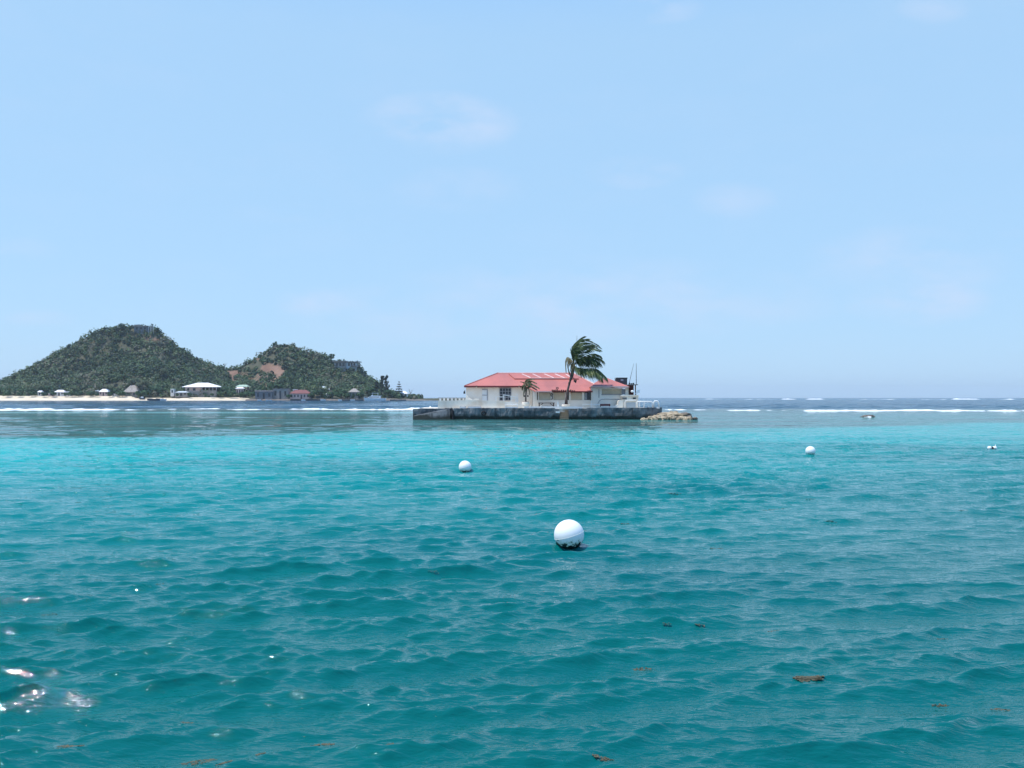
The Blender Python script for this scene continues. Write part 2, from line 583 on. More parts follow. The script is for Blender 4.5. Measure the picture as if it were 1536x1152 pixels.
def sea_material():
    m = bpy.data.materials.new('tropical_sea_water')
    m.use_nodes = True
    n, l = m.node_tree.nodes, m.node_tree.links
    b = n['Principled BSDF']

    def math_(op, a, c=None, d=None, clamp=False):
        q = n.new('ShaderNodeMath')
        q.operation = op
        q.use_clamp = clamp
        for i, v in enumerate((a, c, d)):
            if v is None:
                continue
            if isinstance(v, (int, float)):
                q.inputs[i].default_value = v
            else:
                l.new(v, q.inputs[i])
        return q.outputs[0]

    def rng_(v, a, c, o0=0.0, o1=1.0, smooth=True):
        r = n.new('ShaderNodeMapRange')
        if smooth:
            r.interpolation_type = 'SMOOTHSTEP'
        r.inputs[1].default_value, r.inputs[2].default_value = a, c
        r.inputs[3].default_value, r.inputs[4].default_value = o0, o1
        l.new(v, r.inputs[0])
        return r.outputs[0]
    g = n.new('ShaderNodeNewGeometry')
    s = n.new('ShaderNodeSeparateXYZ')
    l.new(g.outputs['Position'], s.inputs[0])
    Xp, Yp = s.outputs[0], s.outputs[1]

    def noise(scale, st, det=4, rough=0.5):
        q = n.new('ShaderNodeMapping')
        q.inputs['Scale'].default_value = st
        l.new(g.outputs['Position'], q.inputs[0])
        t = n.new('ShaderNodeTexNoise')
        t.inputs['Scale'].default_value = scale
        t.inputs['Detail'].default_value = det
        t.inputs['Roughness'].default_value = rough
        l.new(q.outputs[0], t.inputs['Vector'])
        return t.outputs['Fac']

    def mixc(f, c1, c2):
        x = n.new('ShaderNodeMixRGB')
        if isinstance(f, (int, float)):
            x.inputs[0].default_value = f
        else:
            l.new(f, x.inputs[0])
        for i, c in ((1, c1), (2, c2)):
            if isinstance(c, tuple):
                x.inputs[i].default_value = (*c, 1)
            else:
                l.new(c, x.inputs[i])
        return x.outputs[0]
    big = noise(1.0, (0.035, 0.09, 1), 4)
    fade = rng_(Yp, 85, 125, 1.0, 0.0)
    shift = math_('MULTIPLY', math_('MULTIPLY', Xp, 0.34), fade)
    wob = math_('MULTIPLY', math_('SUBTRACT', big, 0.5), rng_(Yp, 8, 60, 8.0, 34.0))
    wob = math_('MULTIPLY', wob, rng_(Yp, 90, 125, 1.0, 0.3))
    Y2 = math_('ADD', math_('SUBTRACT', Yp, shift), wob)
    fac = math_('DIVIDE', Y2, 250.0, clamp=True)
    cr = n.new('ShaderNodeValToRGB')
    e = cr.color_ramp.elements
    stops = SEA_STOPS
    while len(e) < len(stops):
        e.new(0.5)
    for i, (y, c) in enumerate(stops):
        e[i].position = y / 250
        e[i].color = (*c, 1)
    l.new(fac, cr.inputs[0])
    c = cr.outputs[0]
    # reef streaks
    rz = math_('MULTIPLY', rng_(Y2, 62, 70), rng_(Yp, 196, 180))
    st = rng_(noise(1.0, (0.035, 0.20, 1), 6, 0.65), 0.46, 0.58)
    c = mixc(math_('MULTIPLY', math_('MULTIPLY', rz, st), 0.75), c, (0.045, 0.20, 0.195))
    st2 = rng_(noise(1.0, (0.025, 0.28, 1), 6, 0.65), 0.50, 0.60)
    c = mixc(math_('MULTIPLY', math_('MULTIPLY', rz, st2), 0.85), c, (0.060, 0.070, 0.052))
    # pale sand strip inside the reef edge, left side
    band = math_('MULTIPLY', rng_(Yp, 134, 140), rng_(Yp, 157, 148))
    band = math_('MULTIPLY', band, rng_(Xp, 10, -25))
    c = mixc(math_('MULTIPLY', band, 0.9), c, (0.24, 0.56, 0.56))
    # darker grass-bed patches in the bay
    pt = rng_(noise(1.0, (0.06, 0.12, 1), 3), 0.45, 0.66)
    c = mixc(math_('MULTIPLY', math_('MULTIPLY', pt, rng_(Yp, 60, 40)), 0.35), c, (0.0, 0.08, 0.092))
    # foam left behind the breakers
    fm = math_('MULTIPLY', rng_(Yp, 164, 174), rng_(Yp, 200, 188))
    fm = math_('MULTIPLY', fm, rng_(noise(1.0, (0.05, 0.3, 1), 5, 0.65), 0.50, 0.62))
    c = mixc(math_('MULTIPLY', fm, 0.7), c, (0.80, 0.84, 0.84))
    l.new(c, b.inputs['Base Color'])
    b.inputs['IOR'].default_value = 1.333
    b.inputs['Specular IOR Level'].default_value = 0.5
    rough = rng_(Yp, 15, 300, 0.015, 0.10)
    l.new(rough, b.inputs['Roughness'])
    # wind ripples below the mesh's own resolution
    h1 = noise(1.0, (3.5, 11, 1), 3, 0.6)
    h2 = noise(1.0, (0.9, 2.8, 1), 5, 0.65)
    h3 = noise(1.0, (0.12, 0.45, 1), 5, 0.65)
    a1 = math_('MULTIPLY', h1, rng_(Yp, 20, 80, 0.030, 0.0))
    a2 = math_('MULTIPLY', h2, math_('MULTIPLY', rng_(Yp, 10, 70, 0.0, 1.0), rng_(Yp, 180, 230, 1.0, 0.0)))
    a3 = math_('MULTIPLY', h3, rng_(Yp, 110, 220, 0.0, 3.0))
    h0 = noise(1.0, (12, 34, 1), 2, 0.6)
    a0 = math_('MULTIPLY', h0, rng_(Yp, 7, 22, 0.0035, 0.0))
    hh = math_('ADD', math_('ADD', math_('ADD', a1, a0), a2), a3)
    bp = n.new('ShaderNodeBump')
    bp.inputs['Strength'].default_value = 1.0
    bp.inputs['Distance'].default_value = 1.0
    l.new(hh, bp.inputs['Height'])
    l.new(bp.outputs[0], b.inputs['Normal'])
    return m


SEA_STOPS = ((0, (0.0, 0.088, 0.081)), (12, (0.0, 0.104, 0.097)), (22, (0.0, 0.155, 0.148)),
             (33, (0.0, 0.240, 0.230)), (46, (0.008, 0.40, 0.385)), (61, (0.020, 0.44, 0.42)), (66, (0.055, 0.25, 0.225)),
             (120, (0.070, 0.25, 0.225)), (165, (0.09, 0.18, 0.155)), (184, (0.07, 0.14, 0.12)),
             (192, (0.001, 0.070, 0.130)), (250, (0.0, 0.058, 0.115)))
build_sea()


def surf_ridge(x0, x1, Y, h, seed, wid=3.0, gap=0.0):
    """a breaking wave: a ragged ridge of white water"""
    n = max(10, int((x1 - x0) / (0.28 * Y / 180)))
    xs = np.linspace(x0, x1, n)
    prof = [(-1.0, -0.12), (-0.55, 0.30), (-0.25, 0.8), (0.0, 1.0), (0.3, 0.7), (0.7, 0.25), (1.0, -0.12)]
    V, Q = [], []
    for i, x in enumerate(xs):
        t = (x - x0) / (x1 - x0)
        env = min(1, 6 * t, 6 * (1 - t))
        kx = 180 / Y
        nn = 0.42 + 0.95 * mnoise.noise(Vector((x * 0.10 * kx, seed * 7.3, 0))) + 0.7 * mnoise.noise(Vector((x * 0.45 * kx, seed * 3.1, 5))) + 0.6 * mnoise.noise(Vector((x * 1.3 * kx, seed * 3.1, 8)))
        hh = h * env * max(0.06, nn)
        yo = 3.0 * mnoise.noise(Vector((x * 0.03, seed, 2)))
        for j, (u, z) in enumerate(prof):
            jz = 0.7 * mnoise.noise(Vector((x * 2.6 * kx, u * 4, seed)))
            V.append((x, Y + yo + u * wid * (0.6 + 0.4 * env) + .5 * mnoise.noise(Vector((x * 1.9 * kx, u * 3, seed + 4))), (z + (jz if 0 < j < 6 else 0)) * hh - 0.02))
    m = len(prof)
    for i in range(n - 1):
        for j in range(m - 1):
            Q.append((i * m + j, (i + 1) * m + j, (i + 1) * m + j + 1, i * m + j + 1))
    return V, Q


SV, SQ = [], []
for (p0, p1, yb, h, w) in ((-260, 75, 614.6, .50, 3), (0, 85, 614, .80, 3), (60, 245, 614.8, .50, 3), (-200, 130, 615.6, .3, 2),
                           (238, 275, 613.9, .42, 3), (285, 312, 613.4, .45, 3), (300, 330, 613, .25, 2), (330, 420, 614.6, .2, 2),
                           (435, 500, 613.6, .45, 3), (480, 620, 614.4, .42, 3), (520, 640, 614.6, .35, 3), (598, 690, 613.8, .75, 3),
                           (640, 720, 614.5, .4, 3), (995, 1032, 614.6, .5, 3), (1038, 1060, 614.8, .45, 2), (1080, 1210, 615.6, .28, 3),
                           (1195, 1330, 616.4, .50, 3), (1240, 1480, 616.0, .36, 3), (1340, 1400, 615.2, .55, 3), (1410, 1440, 616.6, .45, 3),
                           (1430, 1800, 616.5, .5, 3),
                           (1055, 1090, 598.8, 1.5, 8), (1105, 1130, 599.1, 1.5, 8), (1135, 1160, 599.0, 1.1, 8), (1172, 1195, 599.0, 1.8, 8),
                           (1208, 1235, 599.0, 1.7, 8), (1285, 1345, 599.2, 1.9, 8), (1380, 1425, 599.2, 1.7, 8), (1425, 1470, 599.0, 2.2, 8),
                           (1490, 1520, 599.2, 1.6, 8), (1600, 1700, 599.2, 1.6, 8)):
    Yv = EYE * F / (yb - HOR)
    v, q = surf_ridge(X_(p0, Yv), X_(p1, Yv), Yv, h * .56, p0 * 0.01 + 3, w)
    base = len(SV)
    SV += v
    SQ += [tuple(k + base for k in f) for f in q]
surf = np_mesh('sea_foam', np.array(SV), np.array(SQ), M['foam'])
tag(surf, 'white surf breaking along the outer reef', 'surf', kind='stuff')


# ------------------------------------------------------------------ far hills, beach and shore
SIL = [(-420, 590), (-250, 584), (-120, 582), (0, 574), (20, 567), (55, 547), (100, 524), (140, 500), (165, 494), (190, 491), (228, 492), (236, 496), (244, 505), (260, 517),
       (290, 537), (320, 551), (345, 555), (360, 553), (385, 536), (400, 526), (413, 518), (440, 519), (447, 525), (470, 532),
       (490, 537), (500, 544), (535, 547), (545, 562), (560, 572), (580, 585), (600, 591), (620, 595), (640, 597.5), (680, 599)]
YC = 850.0
SX = np.array([X_(p, YC) for p, _ in SIL])
SZ = np.array([Z_(q, YC) for _, q in SIL]) - 1.0


def hill_z(x, y):
    """height of the far island at x, y"""
    px = 768 + x * F / y
    xr = (px - 768) * YC / F                      # same bearing carried to the crest line
    r = float(np.interp(xr, SX, SZ))
    r = max(r, 1.0)
    y0 = 752.0 if px < 385 else 735.0
    z0 = 4.2 if px < 385 else 1.6
    if px > 560:
        z0 = 1.6
    t = (y - y0) / (YC - y0)
    if t <= 0:
        return z0 + t * 90
    if t < 1:
        e = t ** 0.9 * (1 - 0.35 * math.sin(math.pi * t))
    else:
        u = min(1, (y - YC) / 130)
        e = 1 - u * u * (3 - 2 * u) * 1.05
    nn = 0.20 * mnoise.noise(Vector((x * 0.022, y * 0.012, 1))) + 0.09 * mnoise.noise(Vector((x * 0.06, y * 0.05, 4)))
    amp = math.sin(math.pi * min(t, 1)) if t < 1 else 0
    return z0 * (1 - e) + r * (e + nn * amp) if e > 0 else r * e


def bare_mask(px, py):
    """bare earth on the far hills, by place on the slope: cliff cut, saddle track, ridge line"""
    m = 0
    # saddle and track
    for (ax_, ay_, bx_, by_, w) in ((338, 553, 356, 558, 4.5), (356, 558, 402, 579, 2.2), (352, 553, 388, 536, 1.6), (345, 560, 352, 570, 3.5), (375, 571, 388, 575, 2.5),
                                    (397, 551, 421, 558, 6.0), (386, 562, 412, 571, 2.2), (417, 560, 414, 576, 2.6), (404, 547, 424, 554, 3.5), (82, 556, 74, 562, 1.3), (66, 563, 72, 570, 1.0),
                                    (222, 508, 240, 511, 2.0), (206, 493, 212, 500, 1.8)):
        dx, dy = bx_ - ax_, by_ - ay_
        t = max(0, min(1, ((px - ax_) * dx + (py - ay_) * dy) / (dx * dx + dy * dy)))
        d = math.hypot(px - ax_ - t * dx, (py - ay_ - t * dy))
        if d < w:
            m = 1
    return m


def hill_material():
    m = bpy.data.materials.new('hill_soil_and_low_scrub')
    m.use_nodes = True
    n, l = m.node_tree.nodes, m.node_tree.links
    b = n['Principled BSDF']
    b.inputs['Roughness'].default_value = 0.95
    g = n.new('ShaderNodeNewGeometry')
    t = n.new('ShaderNodeTexNoise')
    t.inputs['Scale'].default_value = 0.09
    t.inputs['Detail'].default_value = 8
    l.new(g.outputs['Position'], t.inputs['Vector'])
    cr = n.new('ShaderNodeValToRGB')
    e = cr.color_ramp.elements
    e[0].position, e[1].position = 0.3, 0.72
    e[0].color = (0.15, 0.080, 0.052, 1)
    e[1].color = (0.30, 0.19, 0.13, 1)
    q = e.new(0.5)
    q.color = (0.21, 0.12, 0.08, 1)
    l.new(t.outputs['Fac'], cr.inputs[0])
    at_ = n.new('ShaderNodeAttribute')
    at_.attribute_name = 'bare'
    sc_ = n.new('ShaderNodeMixRGB')
    sc_.inputs[1].default_value = (0.040, 0.052, 0.026, 1)
    sc_.inputs[2].default_value = (0.10, 0.088, 0.052, 1)
    l.new(t.outputs['Fac'], sc_.inputs[0])
    bm_ = n.new('ShaderNodeMixRGB')
    l.new(at_.outputs['Fac'], bm_.inputs[0])
    l.new(sc_.outputs[0], bm_.inputs[1])
    l.new(cr.outputs[0], bm_.inputs[2])
    l.new(bm_.outputs[0], b.inputs['Base Color'])
    bp = n.new('ShaderNodeBump')
    bp.inputs['Distance'].default_value = 1.0
    l.new(t.outputs['Fac'], bp.inputs['Height'])
    l.new(bp.outputs[0], b.inputs['Normal'])
    return m


hx = np.arange(-800, 0, 2.5)
hy = np.arange(728, 990, 2.5)
HV = np.array([[x, y, hill_z(x, y)] for y in hy for x in hx])
nxh = len(hx)
HQ = np.array([(j * nxh + i, j * nxh + i + 1, (j + 1) * nxh + i + 1, (j + 1) * nxh + i) for j in range(len(hy) - 1) for i in range(nxh - 1)])
ho = np_mesh('hills', HV, HQ, hill_material(), smooth=True)
ba = ho.data.attributes.new('bare', 'FLOAT', 'POINT')
ba.data.foreach_set('value', np.array([float(bare_mask(768 + x * F / y, HOR - (z - EYE) * F / y)) if y < 852 else 0.0 for x, y, z in HV], dtype=np.float32))
tag(ho, 'two scrub covered island hills across the water', 'hills', kind='structure')

# beach
bv, bq = [], []
bxs = np.arange(-720, -205, 4.0)
prof_b = [(0.0, -0.6), (0.08, 0.05), (0.3, 1.0), (0.6, 2.4), (0.85, 3.7), (1.0, 4.25), (1.15, 4.3)]
for x in bxs:
    px = 768 + x * F / 735
    yw = 722 + 5 * mnoise.noise(Vector((x * 0.012, 0, 9))) + 1.5 * mnoise.noise(Vector((x * 0.06, 0, 3)))
    hs = 1.0
    if 188 < px < 262:
        hs = 0.55
    if px > 262:
        hs = 0.68 + 0.1 * mnoise.noise(Vector((x * 0.05, 2, 2)))
    if px > 355:
        hs = max(0.05, 0.62 * (388 - px) / 33)
    for (u, z) in prof_b:
        bv.append((x, yw + u * (752 - yw), z * (hs if z > 0 else 1) + 0.12 * mnoise.noise(Vector((x * 0.2, u * 3, 1)))))
m_ = len(prof_b)
bq = [(i * m_ + j, (i + 1) * m_ + j, (i + 1) * m_ + j + 1, i * m_ + j + 1) for i in range(len(bxs) - 1) for j in range(m_ - 1)]
tag(np_mesh('beach', np.array(bv), np.array(bq), M['sand'], smooth=True), 'pale sand beach below the far hills', 'beach', kind='structure')

# rocky low shore to the right of the beach
sv = []
sxs = np.arange(-222, -60, 1.6)
prof_s = [(0.0, -0.8), (0.03, 0.5), (0.12, 1.0), (0.4, 1.5), (0.8, 1.9), (1.1, 1.7)]
for x in sxs:
    px = 768 + x * F / 730
    f = 1.0 if px < 610 else max(0.12, 1 - (px - 610) / 45)
    yw = 722 + 4 * mnoise.noise(Vector((x * 0.05, 1, 9))) + 1.4 * mnoise.noise(Vector((x * 0.4, 1, 9)))
    for j, (u, z) in enumerate(prof_s):
        sv.append((x, yw + u * 30, (z * f + (0.55 * f * mnoise.noise(Vector((x * 0.5, u * 9, 1))) if j else 0))))
m_ = len(prof_s)
sq = [(i * m_ + j, (i + 1) * m_ + j, (i + 1) * m_ + j + 1, i * m_ + j + 1) for i in range(len(sxs) - 1) for j in range(m_ - 1)]
tag(np_mesh('rocky_shore', np.array(sv), np.array(sq), M['rock_dark']), 'low dark rocky shore at the foot of the far hill', 'shore', kind='structure')


# --- leaf clumps (numpy)
def leaf_quads(C, N, size):
    """one small quad at each centre C facing N"""
    n = len(C)
    N = N / np.linalg.norm(N, axis=1, keepdims=True)
    ref = rng.normal(size=(n, 3))
    U = np.cross(N, ref)
    U /= np.linalg.norm(U, axis=1, keepdims=True) + 1e-9
    Vv = np.cross(N, U)
    s = size[:, None]
    asp = rng.uniform(0.55, 1.0, (n, 1))
    P = np.stack([C - U * s - Vv * s * asp * .6, C + U * s * .8 - Vv * s * asp, C + U * s + Vv * s * asp * .7, C - U * s * .7 + Vv * s * asp], axis=1)
    return P.reshape(-1, 3), np.arange(n * 4).reshape(-1, 4)


def clump_cloud(centres, radii, per, leaf, flat=0.8):
    """leaf quads spread through lumpy balls"""
    n = len(centres)
    d = rng.normal(size=(n, per, 3))
    d /= np.linalg.norm(d, axis=2, keepdims=True)
    rad = rng.uniform(0.45, 1.05, (n, per, 1)) ** 0.6
    off = d * rad * radii[:, None, None]
    off[..., 2] *= flat
    C = (centres[:, None, :] + off).reshape(-1, 3)
    Nn = (d + rng.normal(size=d.shape) * 0.45 + np.array([0, 0, 0.35])).reshape(-1, 3)
    return leaf_quads(C, Nn, rng.uniform(0.6, 1.2, len(C)) * leaf)


pts, rad = [], []
tries = 0
while len(pts) < 8200 and tries < 60000:
    tries += 1
    y = random.uniform(748, 885) if random.random() < 0.9 else random.uniform(734, 790)
    px = random.uniform(-330, 632)
    x = X_(px, y)
    z = hill_z(x, y)
    if z < (1.3 if px > 428 else 2.2) or (px < 428 and y < 748):
        continue
    py = HOR - (z - EYE) * F / y
    if y < 850 and bare_mask(px, py - 2):
        continue
    dens = 1.0
    if 380 < px < 425 and py > 520:
        dens = 0.55
    if 335 < px < 385 and py < 565:
        dens = 0.55
    if random.random() > dens:
        continue
    if z < 5 and random.random() < 0.3 and px < 385:
        continue
    rr = random.choice((1.6, 2.2, 2.6, 3.0, 3.4, 4.8)) * random.uniform(.85, 1.2)
    if 380 < px < 450 and py < 565:
        rr *= 0.75
    if px > 575:
        rr *= 0.6
    pts.append((x, y, z + rr * 0.35))
    rad.append(rr)
Vc, Qc = clump_cloud(np.array(pts), np.array(rad), 44, 0.85, 0.85)
so_ = np_mesh('hillside_scrub', Vc, Qc, M['scrub'])
tint = np.array([0.5 + 0.55 * mnoise.noise(Vector((p[0] * .028, p[1] * .03, p[2] * .05))) + random.gauss(0, .24) for p in pts])
ta = so_.data.attributes.new('tint', 'FLOAT', 'POINT')
ta.data.foreach_set('value', np.repeat(tint, 44 * 4).astype(np.float32))
tag(so_, 'dense dark green dry scrub covering the far hills', 'scrub', kind='stuff')


# --- trees
def tree_local(name, label, cat, group, h, w, lobes, leaf, leafmat, per=70, seed=1):
    """a broad tree at the origin: tapered trunk with limbs, lumpy crown"""
    rs = np.random.default_rng(seed)
    root = empty(name, (0, 0, 0), label, cat, group)
    tr = MB()
    tr.tube([(0, 0, -0.5), (0.1 * w * .2, 0, h * .25), (0, 0.1, h * .5)], [h * .035, h * .026, h * .018], 7)
    cs, rr = [], []
    for k in range(lobes):
        a = 6.283 * k / lobes + rs.uniform(-.4, .4)
        d = w * .5 * rs.uniform(.25, .72)
        z = h * rs.uniform(.42, .82)
        c = (math.cos(a) * d, math.sin(a) * d, z)
        cs.append(c)
        rr.append(w * rs.uniform(.17, .29))
        tr.tube([(0, 0.05, h * .35), (c[0] * .5, c[1] * .5, h * .35 + (z - h * .35) * .6), c], [h * .016, h * .010, h * .005], 5)
    tr.build('trunk', M['bark'], root)
    V, Q = clump_cloud(np.array(cs), np.array(rr), per, leaf, 0.75)
    np_mesh('crown', V, Q, leafmat, parent=root)
    return root


def frond_quads(pts, L, wind, drop, n=26, wid=0.05, both=True, taper=True):
    """leaflets along a rachis polyline -> vertices, quads"""
    P = [Vector(p) for p in pts]

    def bez(t):
        k = t * (len(P) - 1)
        i = min(int(k), len(P) - 2)
        f = k - i
        p0, p1, p2, p3 = P[max(i - 1, 0)], P[i], P[i + 1], P[min(i + 2, len(P) - 1)]
        return 0.5 * ((2 * p1) + (p2 - p0) * f + (2 * p0 - 5 * p1 + 4 * p2 - p3) * f * f + (3 * p1 - p0 - 3 * p2 + p3) * f ** 3)
    vs, qs = [], []
    line = [bez(i / 14) for i in range(15)]
    wind = Vector(wind)
    for i in range(n):
        t = 0.12 + 0.88 * i / (n - 1)
        p = bez(t)
        tan = (bez(min(1, t + .03)) - bez(max(0, t - .03))).normalized()
        side = tan.cross(Vector((0, 0, 1)))
        if side.length < .1:
            side = Vector((0, 1, 0))
        side.normalize()
        ll = L * (0.55 + 0.45 * math.sin(math.pi * min(1, t * 1.05))) if taper else L
        for sgn in ((1, -1) if both else (1,)):
            d = (side * sgn * 0.7 + tan * 0.6 + wind * random.uniform(.5, 1.1)).normalized()
            a = p
            mid = p + d * ll * .5 + Vector((0, 0, -drop * ll * .2 * random.uniform(.6, 1.4)))
            tip = p + d * ll * .92 + Vector((0, 0, -drop * ll * random.uniform(.45, .95)))
            wv = d.cross(Vector((random.uniform(-.5, .5), random.uniform(-1, 1), random.uniform(-.5, 1)))).normalized() * wid
            b = len(vs)
            vs += [a - wv * .6, a + wv * .6, mid + wv, mid - wv, tip + wv * .15, tip - wv * .15]
            qs += [(b, b + 1, b + 2, b + 3), (b + 3, b + 2, b + 4, b + 5)]
    return vs, qs, line


def palm_local(name, label, group, h, L, lean, nf, seed):
    random.seed(seed)
    root = empty(name, (0, 0, 0), label, 'palm tree', group)
    top = Vector((lean, 0, h))
    MB().tube([(0, 0, -.5), (lean * .2, 0, h * .4), (lean * .6, 0, h * .75), top], [.26, .2, .16, .14], 7).build('trunk', M['bark'], root)
    vs, qs = [], []
    for k in range(nf):
        a = 6.283 * k / nf + random.uniform(-.2, .2)
        up = random.uniform(.1, .75)
        d = Vector((math.cos(a) * .85 + .35, math.sin(a) * .85, 0))
        p = [top, top + d * L * .4 + Vector((0, 0, L * up * .5)), top + d * L * .75 + Vector((0, 0, L * up * .4)), top + d * L + Vector((0, 0, L * (up * .3 - .35)))]
        v, q, ln = frond_quads(p, L * .35, (.5, 0, 0), .8, 12, .16)
        b = len(vs)
        vs += v
        qs += [tuple(i + b for i in f) for f in q]
    np_mesh('crown', np.array([tuple(v) for v in vs]), np.array(qs), M['far_palm'], parent=root)
    return root


def place(o, px, py, Y, s=1.0, rz=0.0, label=None):
    o.location = at(px, py, Y)
    o.scale = (s, s, s)
    o.rotation_euler.z = rz
    if label:
        o['label'] = label
    return o


protos = [tree_local('shore_tree', 'broad green shade tree in the row behind the far beach', 'tree', 'shade trees behind the far beach',
                     8.5, 10.5, 11, .62, M['tree_leaf'], 80, s) for s in (1, 2, 3)]
spots = [(4, 594, 757, 1.0), (15, 594, 760, 1.15), (26, 594, 756, .9), (47, 594, 759, .95), (70, 593.5, 756, 1.1), (78, 593.5, 760, 1.05),
         (64, 594, 757, .8), (112, 593.5, 757, .8), (120, 594, 755, .75), (128, 593, 758, .85), (141, 592.5, 760, 1.1), (166, 594, 757, .8),
         (172, 594, 755, .95), (183, 594.5, 752, .8), (212, 592, 760, 1.15), (232, 593, 757, 1.15), (242, 593, 755, 1.0), (250, 593, 760, 1.0),
         (222, 593, 762, 1.2), (336, 594, 757, 1.1), (345, 594, 755, 1.0), (366, 594, 756, .9), (374, 593, 760, 1.0), (330, 592, 765, 1.1), (-20, 594, 757, 1.1),
         (-50, 594, 757, 1.2), (492, 592, 757, .9), (515, 594, 748, .8), (504, 594, 750, .85), (540, 595, 748, .8), (555, 592, 750, .95), (583, 594, 742, .7), (590, 596, 742, .6), (601, 597, 740, .5), (608, 597.5, 742, .42)]
for i, (px, py, Y, s) in enumerate(spots):
    o = protos[i] if i < 3 else copy_tree(protos[i % 3])
    lab = None
    if px > 480:
        lab = 'low green tree by the rocky shore near the white yacht'
        o['group'] = 'low trees along the rocky shore'
    place(o, px, py + 1.0, Y, s * random.uniform(.9, 1.05), random.uniform(0, 6), lab)

bush = tree_local('shore_bush', 'low green bush growing between the far shore houses', 'bush', 'bushes between the far shore houses', 4.6, 6.5, 9, .5, M['tree_leaf'], 70, 14)
for i, (px, py, Y, s) in enumerate(((66, 594, 742, .9), (79.5, 594, 742, .8), (98.5, 594, 743, .6), (108, 594, 742, 1.0), (118, 594, 743, .9), (136, 594, 743, .9), (146, 594, 742, .7),
                                    (165, 594, 742, .8), (179, 594.5, 743, 1.1), (184, 594.5, 742, .9), (209, 594.5, 741, 1.1), (219, 594.5, 741, 1.2), (266, 594, 740, .5), (284, 594, 741, .7), (318, 594, 742, .6),
                                    (330, 594, 742, .9), (348, 594.5, 741, 1.1), (362, 595, 740, .8), (372, 595, 741, 1.2), (379, 596, 738, 1.0), (410, 585, 745, 1.2), (420, 584, 745, 1.0), (433, 597, 727, .8), (467, 597, 731, 1.0), (477, 594, 736, 1.2),
                                    (483, 594, 738, 1.1), (498, 596, 733, 1.0), (508, 597, 731, 1.1), (519, 597.5, 730, .9), (541, 597, 732, 1.0), (12, 594, 742, 1.0), (30, 594, 742, .9), (48, 594, 743, .9))):
    o = bush if i == 0 else copy_tree(bush)
    place(o, px, py + .6, Y, s * random.uniform(.85, 1.1), random.uniform(0, 6))

pp = [palm_local('coconut_palm', 'small pale coconut palm behind the far beach', 'coconut palms behind the far beach', 9, 3.6, 1.0, 13, 20 + s) for s in range(2)]
for i, (px, py, Y, s) in enumerate(((40, 594, 753, 1.0), (57, 594, 752, 1.05), (104, 594, 753, .85), (67, 588, 762, 1.0), (194, 594, 755, 1.5), (201, 594, 757, 1.6),
                                    (206, 592, 752, 1.1), (160, 592, 753, .9), (147, 592, 753, .9), (259, 594, 751, 1.0), (110, 594, 753, .8), (176, 594, 753, .8), (213, 590, 752, 1.2))):
    o = pp[i] if i < 2 else copy_tree(pp[i % 2])
    place(o, px, py + 1, Y, s, random.uniform(-.5, .5))
tall = palm_local('coconut_palm', 'tall thin bare trunked palm on the slope left of the white roofed pavilion', None, 17, 3.2, 1.2, 12, 55)
place(tall, 241, 583, 775, 1.0)
tall2 = copy_tree(tall)
place(tall2, 246, 583, 777, .96, 2.0, 'thin leaning palm just right of the tallest hillside palm')


def pine(name, label, px, py, Y, h, w, tiers, seed, leafmat='pine_leaf', group=None):
    rs = np.random.default_rng(seed)
    root = empty(name, at(px, py, Y), label, 'tree', group)
    b = at(px, py, Y)
    tr = MB().tube([b + Vector((0, 0, -.5)), b + Vector((0, 0, h * .5)), b + Vector((.2, 0, h))], [h * .03, h * .018, .05], 7)
    cs, rr = [], []
    for k in range(tiers):
        t = k / (tiers - 1)
        z = h * (.18 + .8 * t)
        R0 = w * .5 * (1 - t) ** .75 + .15
        nb = 7
        for q in range(nb):
            a = 6.283 * q / nb + k
            for f in (.45, .85):
                cs.append((math.cos(a) * R0 * f, math.sin(a) * R0 * f, z + rs.uniform(-.2, .2)))
                rr.append(max(.3, R0 * .26))
            tr.tube([b + Vector((0, 0, z - .1)), b + Vector((math.cos(a) * R0, math.sin(a) * R0, z))], [.06, .02], 4)
    tr.build('trunk', M['bark'], root)
    V, Q = clump_cloud(np.array(cs), np.array(rr), 16, .34, .55)
    np_mesh('crown', V, Q, M[leafmat], parent=root)


pine('norfolk_pine', 'tiered dark conifer alone near the right end of the far shore', 598.5, 594.5, 740, 12.5, 7.0, 6, 3)


def plume_tree(px, py, Y, h, w, seed, label):
    rs = np.random.default_rng(seed)
    b = at(px, py, Y)
    root = empty('casuarina_tree', b, label, 'tree', 'tall casuarinas above the white yacht')
    tr = MB().tube([b + Vector((0, 0, -.5)), b + Vector((0, 0, h * .5)), b + Vector((.4, 0, h * .95))], [.35, .2, .06], 7)
    cs, rr = [], []
    for k in range(26):
        t = rs.uniform(.15, 1)
        a = rs.uniform(0, 6.28)
        d = w * .5 * rs.uniform(.1, 1) * (1 - .55 * t) * (1.15 if t > .3 else .8)
        c = Vector((math.cos(a) * d + .6 * t, math.sin(a) * d, h * t))
        cs.append(c)
        rr.append(w * rs.uniform(.12, .2) * (1.15 - .5 * t))
        tr.tube([b + Vector((0, 0, h * t * .7)), b + c], [.09, .03], 4)
    tr.build('trunk', M['bark'], root)
    V, Q = clump_cloud(np.array([tuple(c) for c in cs]), np.array(rr), 34, .42, 1.7)
    np_mesh('crown', V, Q, M['pine_leaf'], parent=root)


plume_tree(564, 589, 750, 9.5, 5.0, 5, 'smaller dark casuarina left of the two tall ones above the yacht')
plume_tree(572.5, 591, 748, 15.0, 6.5, 6, 'tall dark casuarina with a pointed top above the yacht stern')
plume_tree(579, 592, 746, 16.0, 6.5, 7, 'tallest casuarina, right of its neighbour behind the yacht stern')


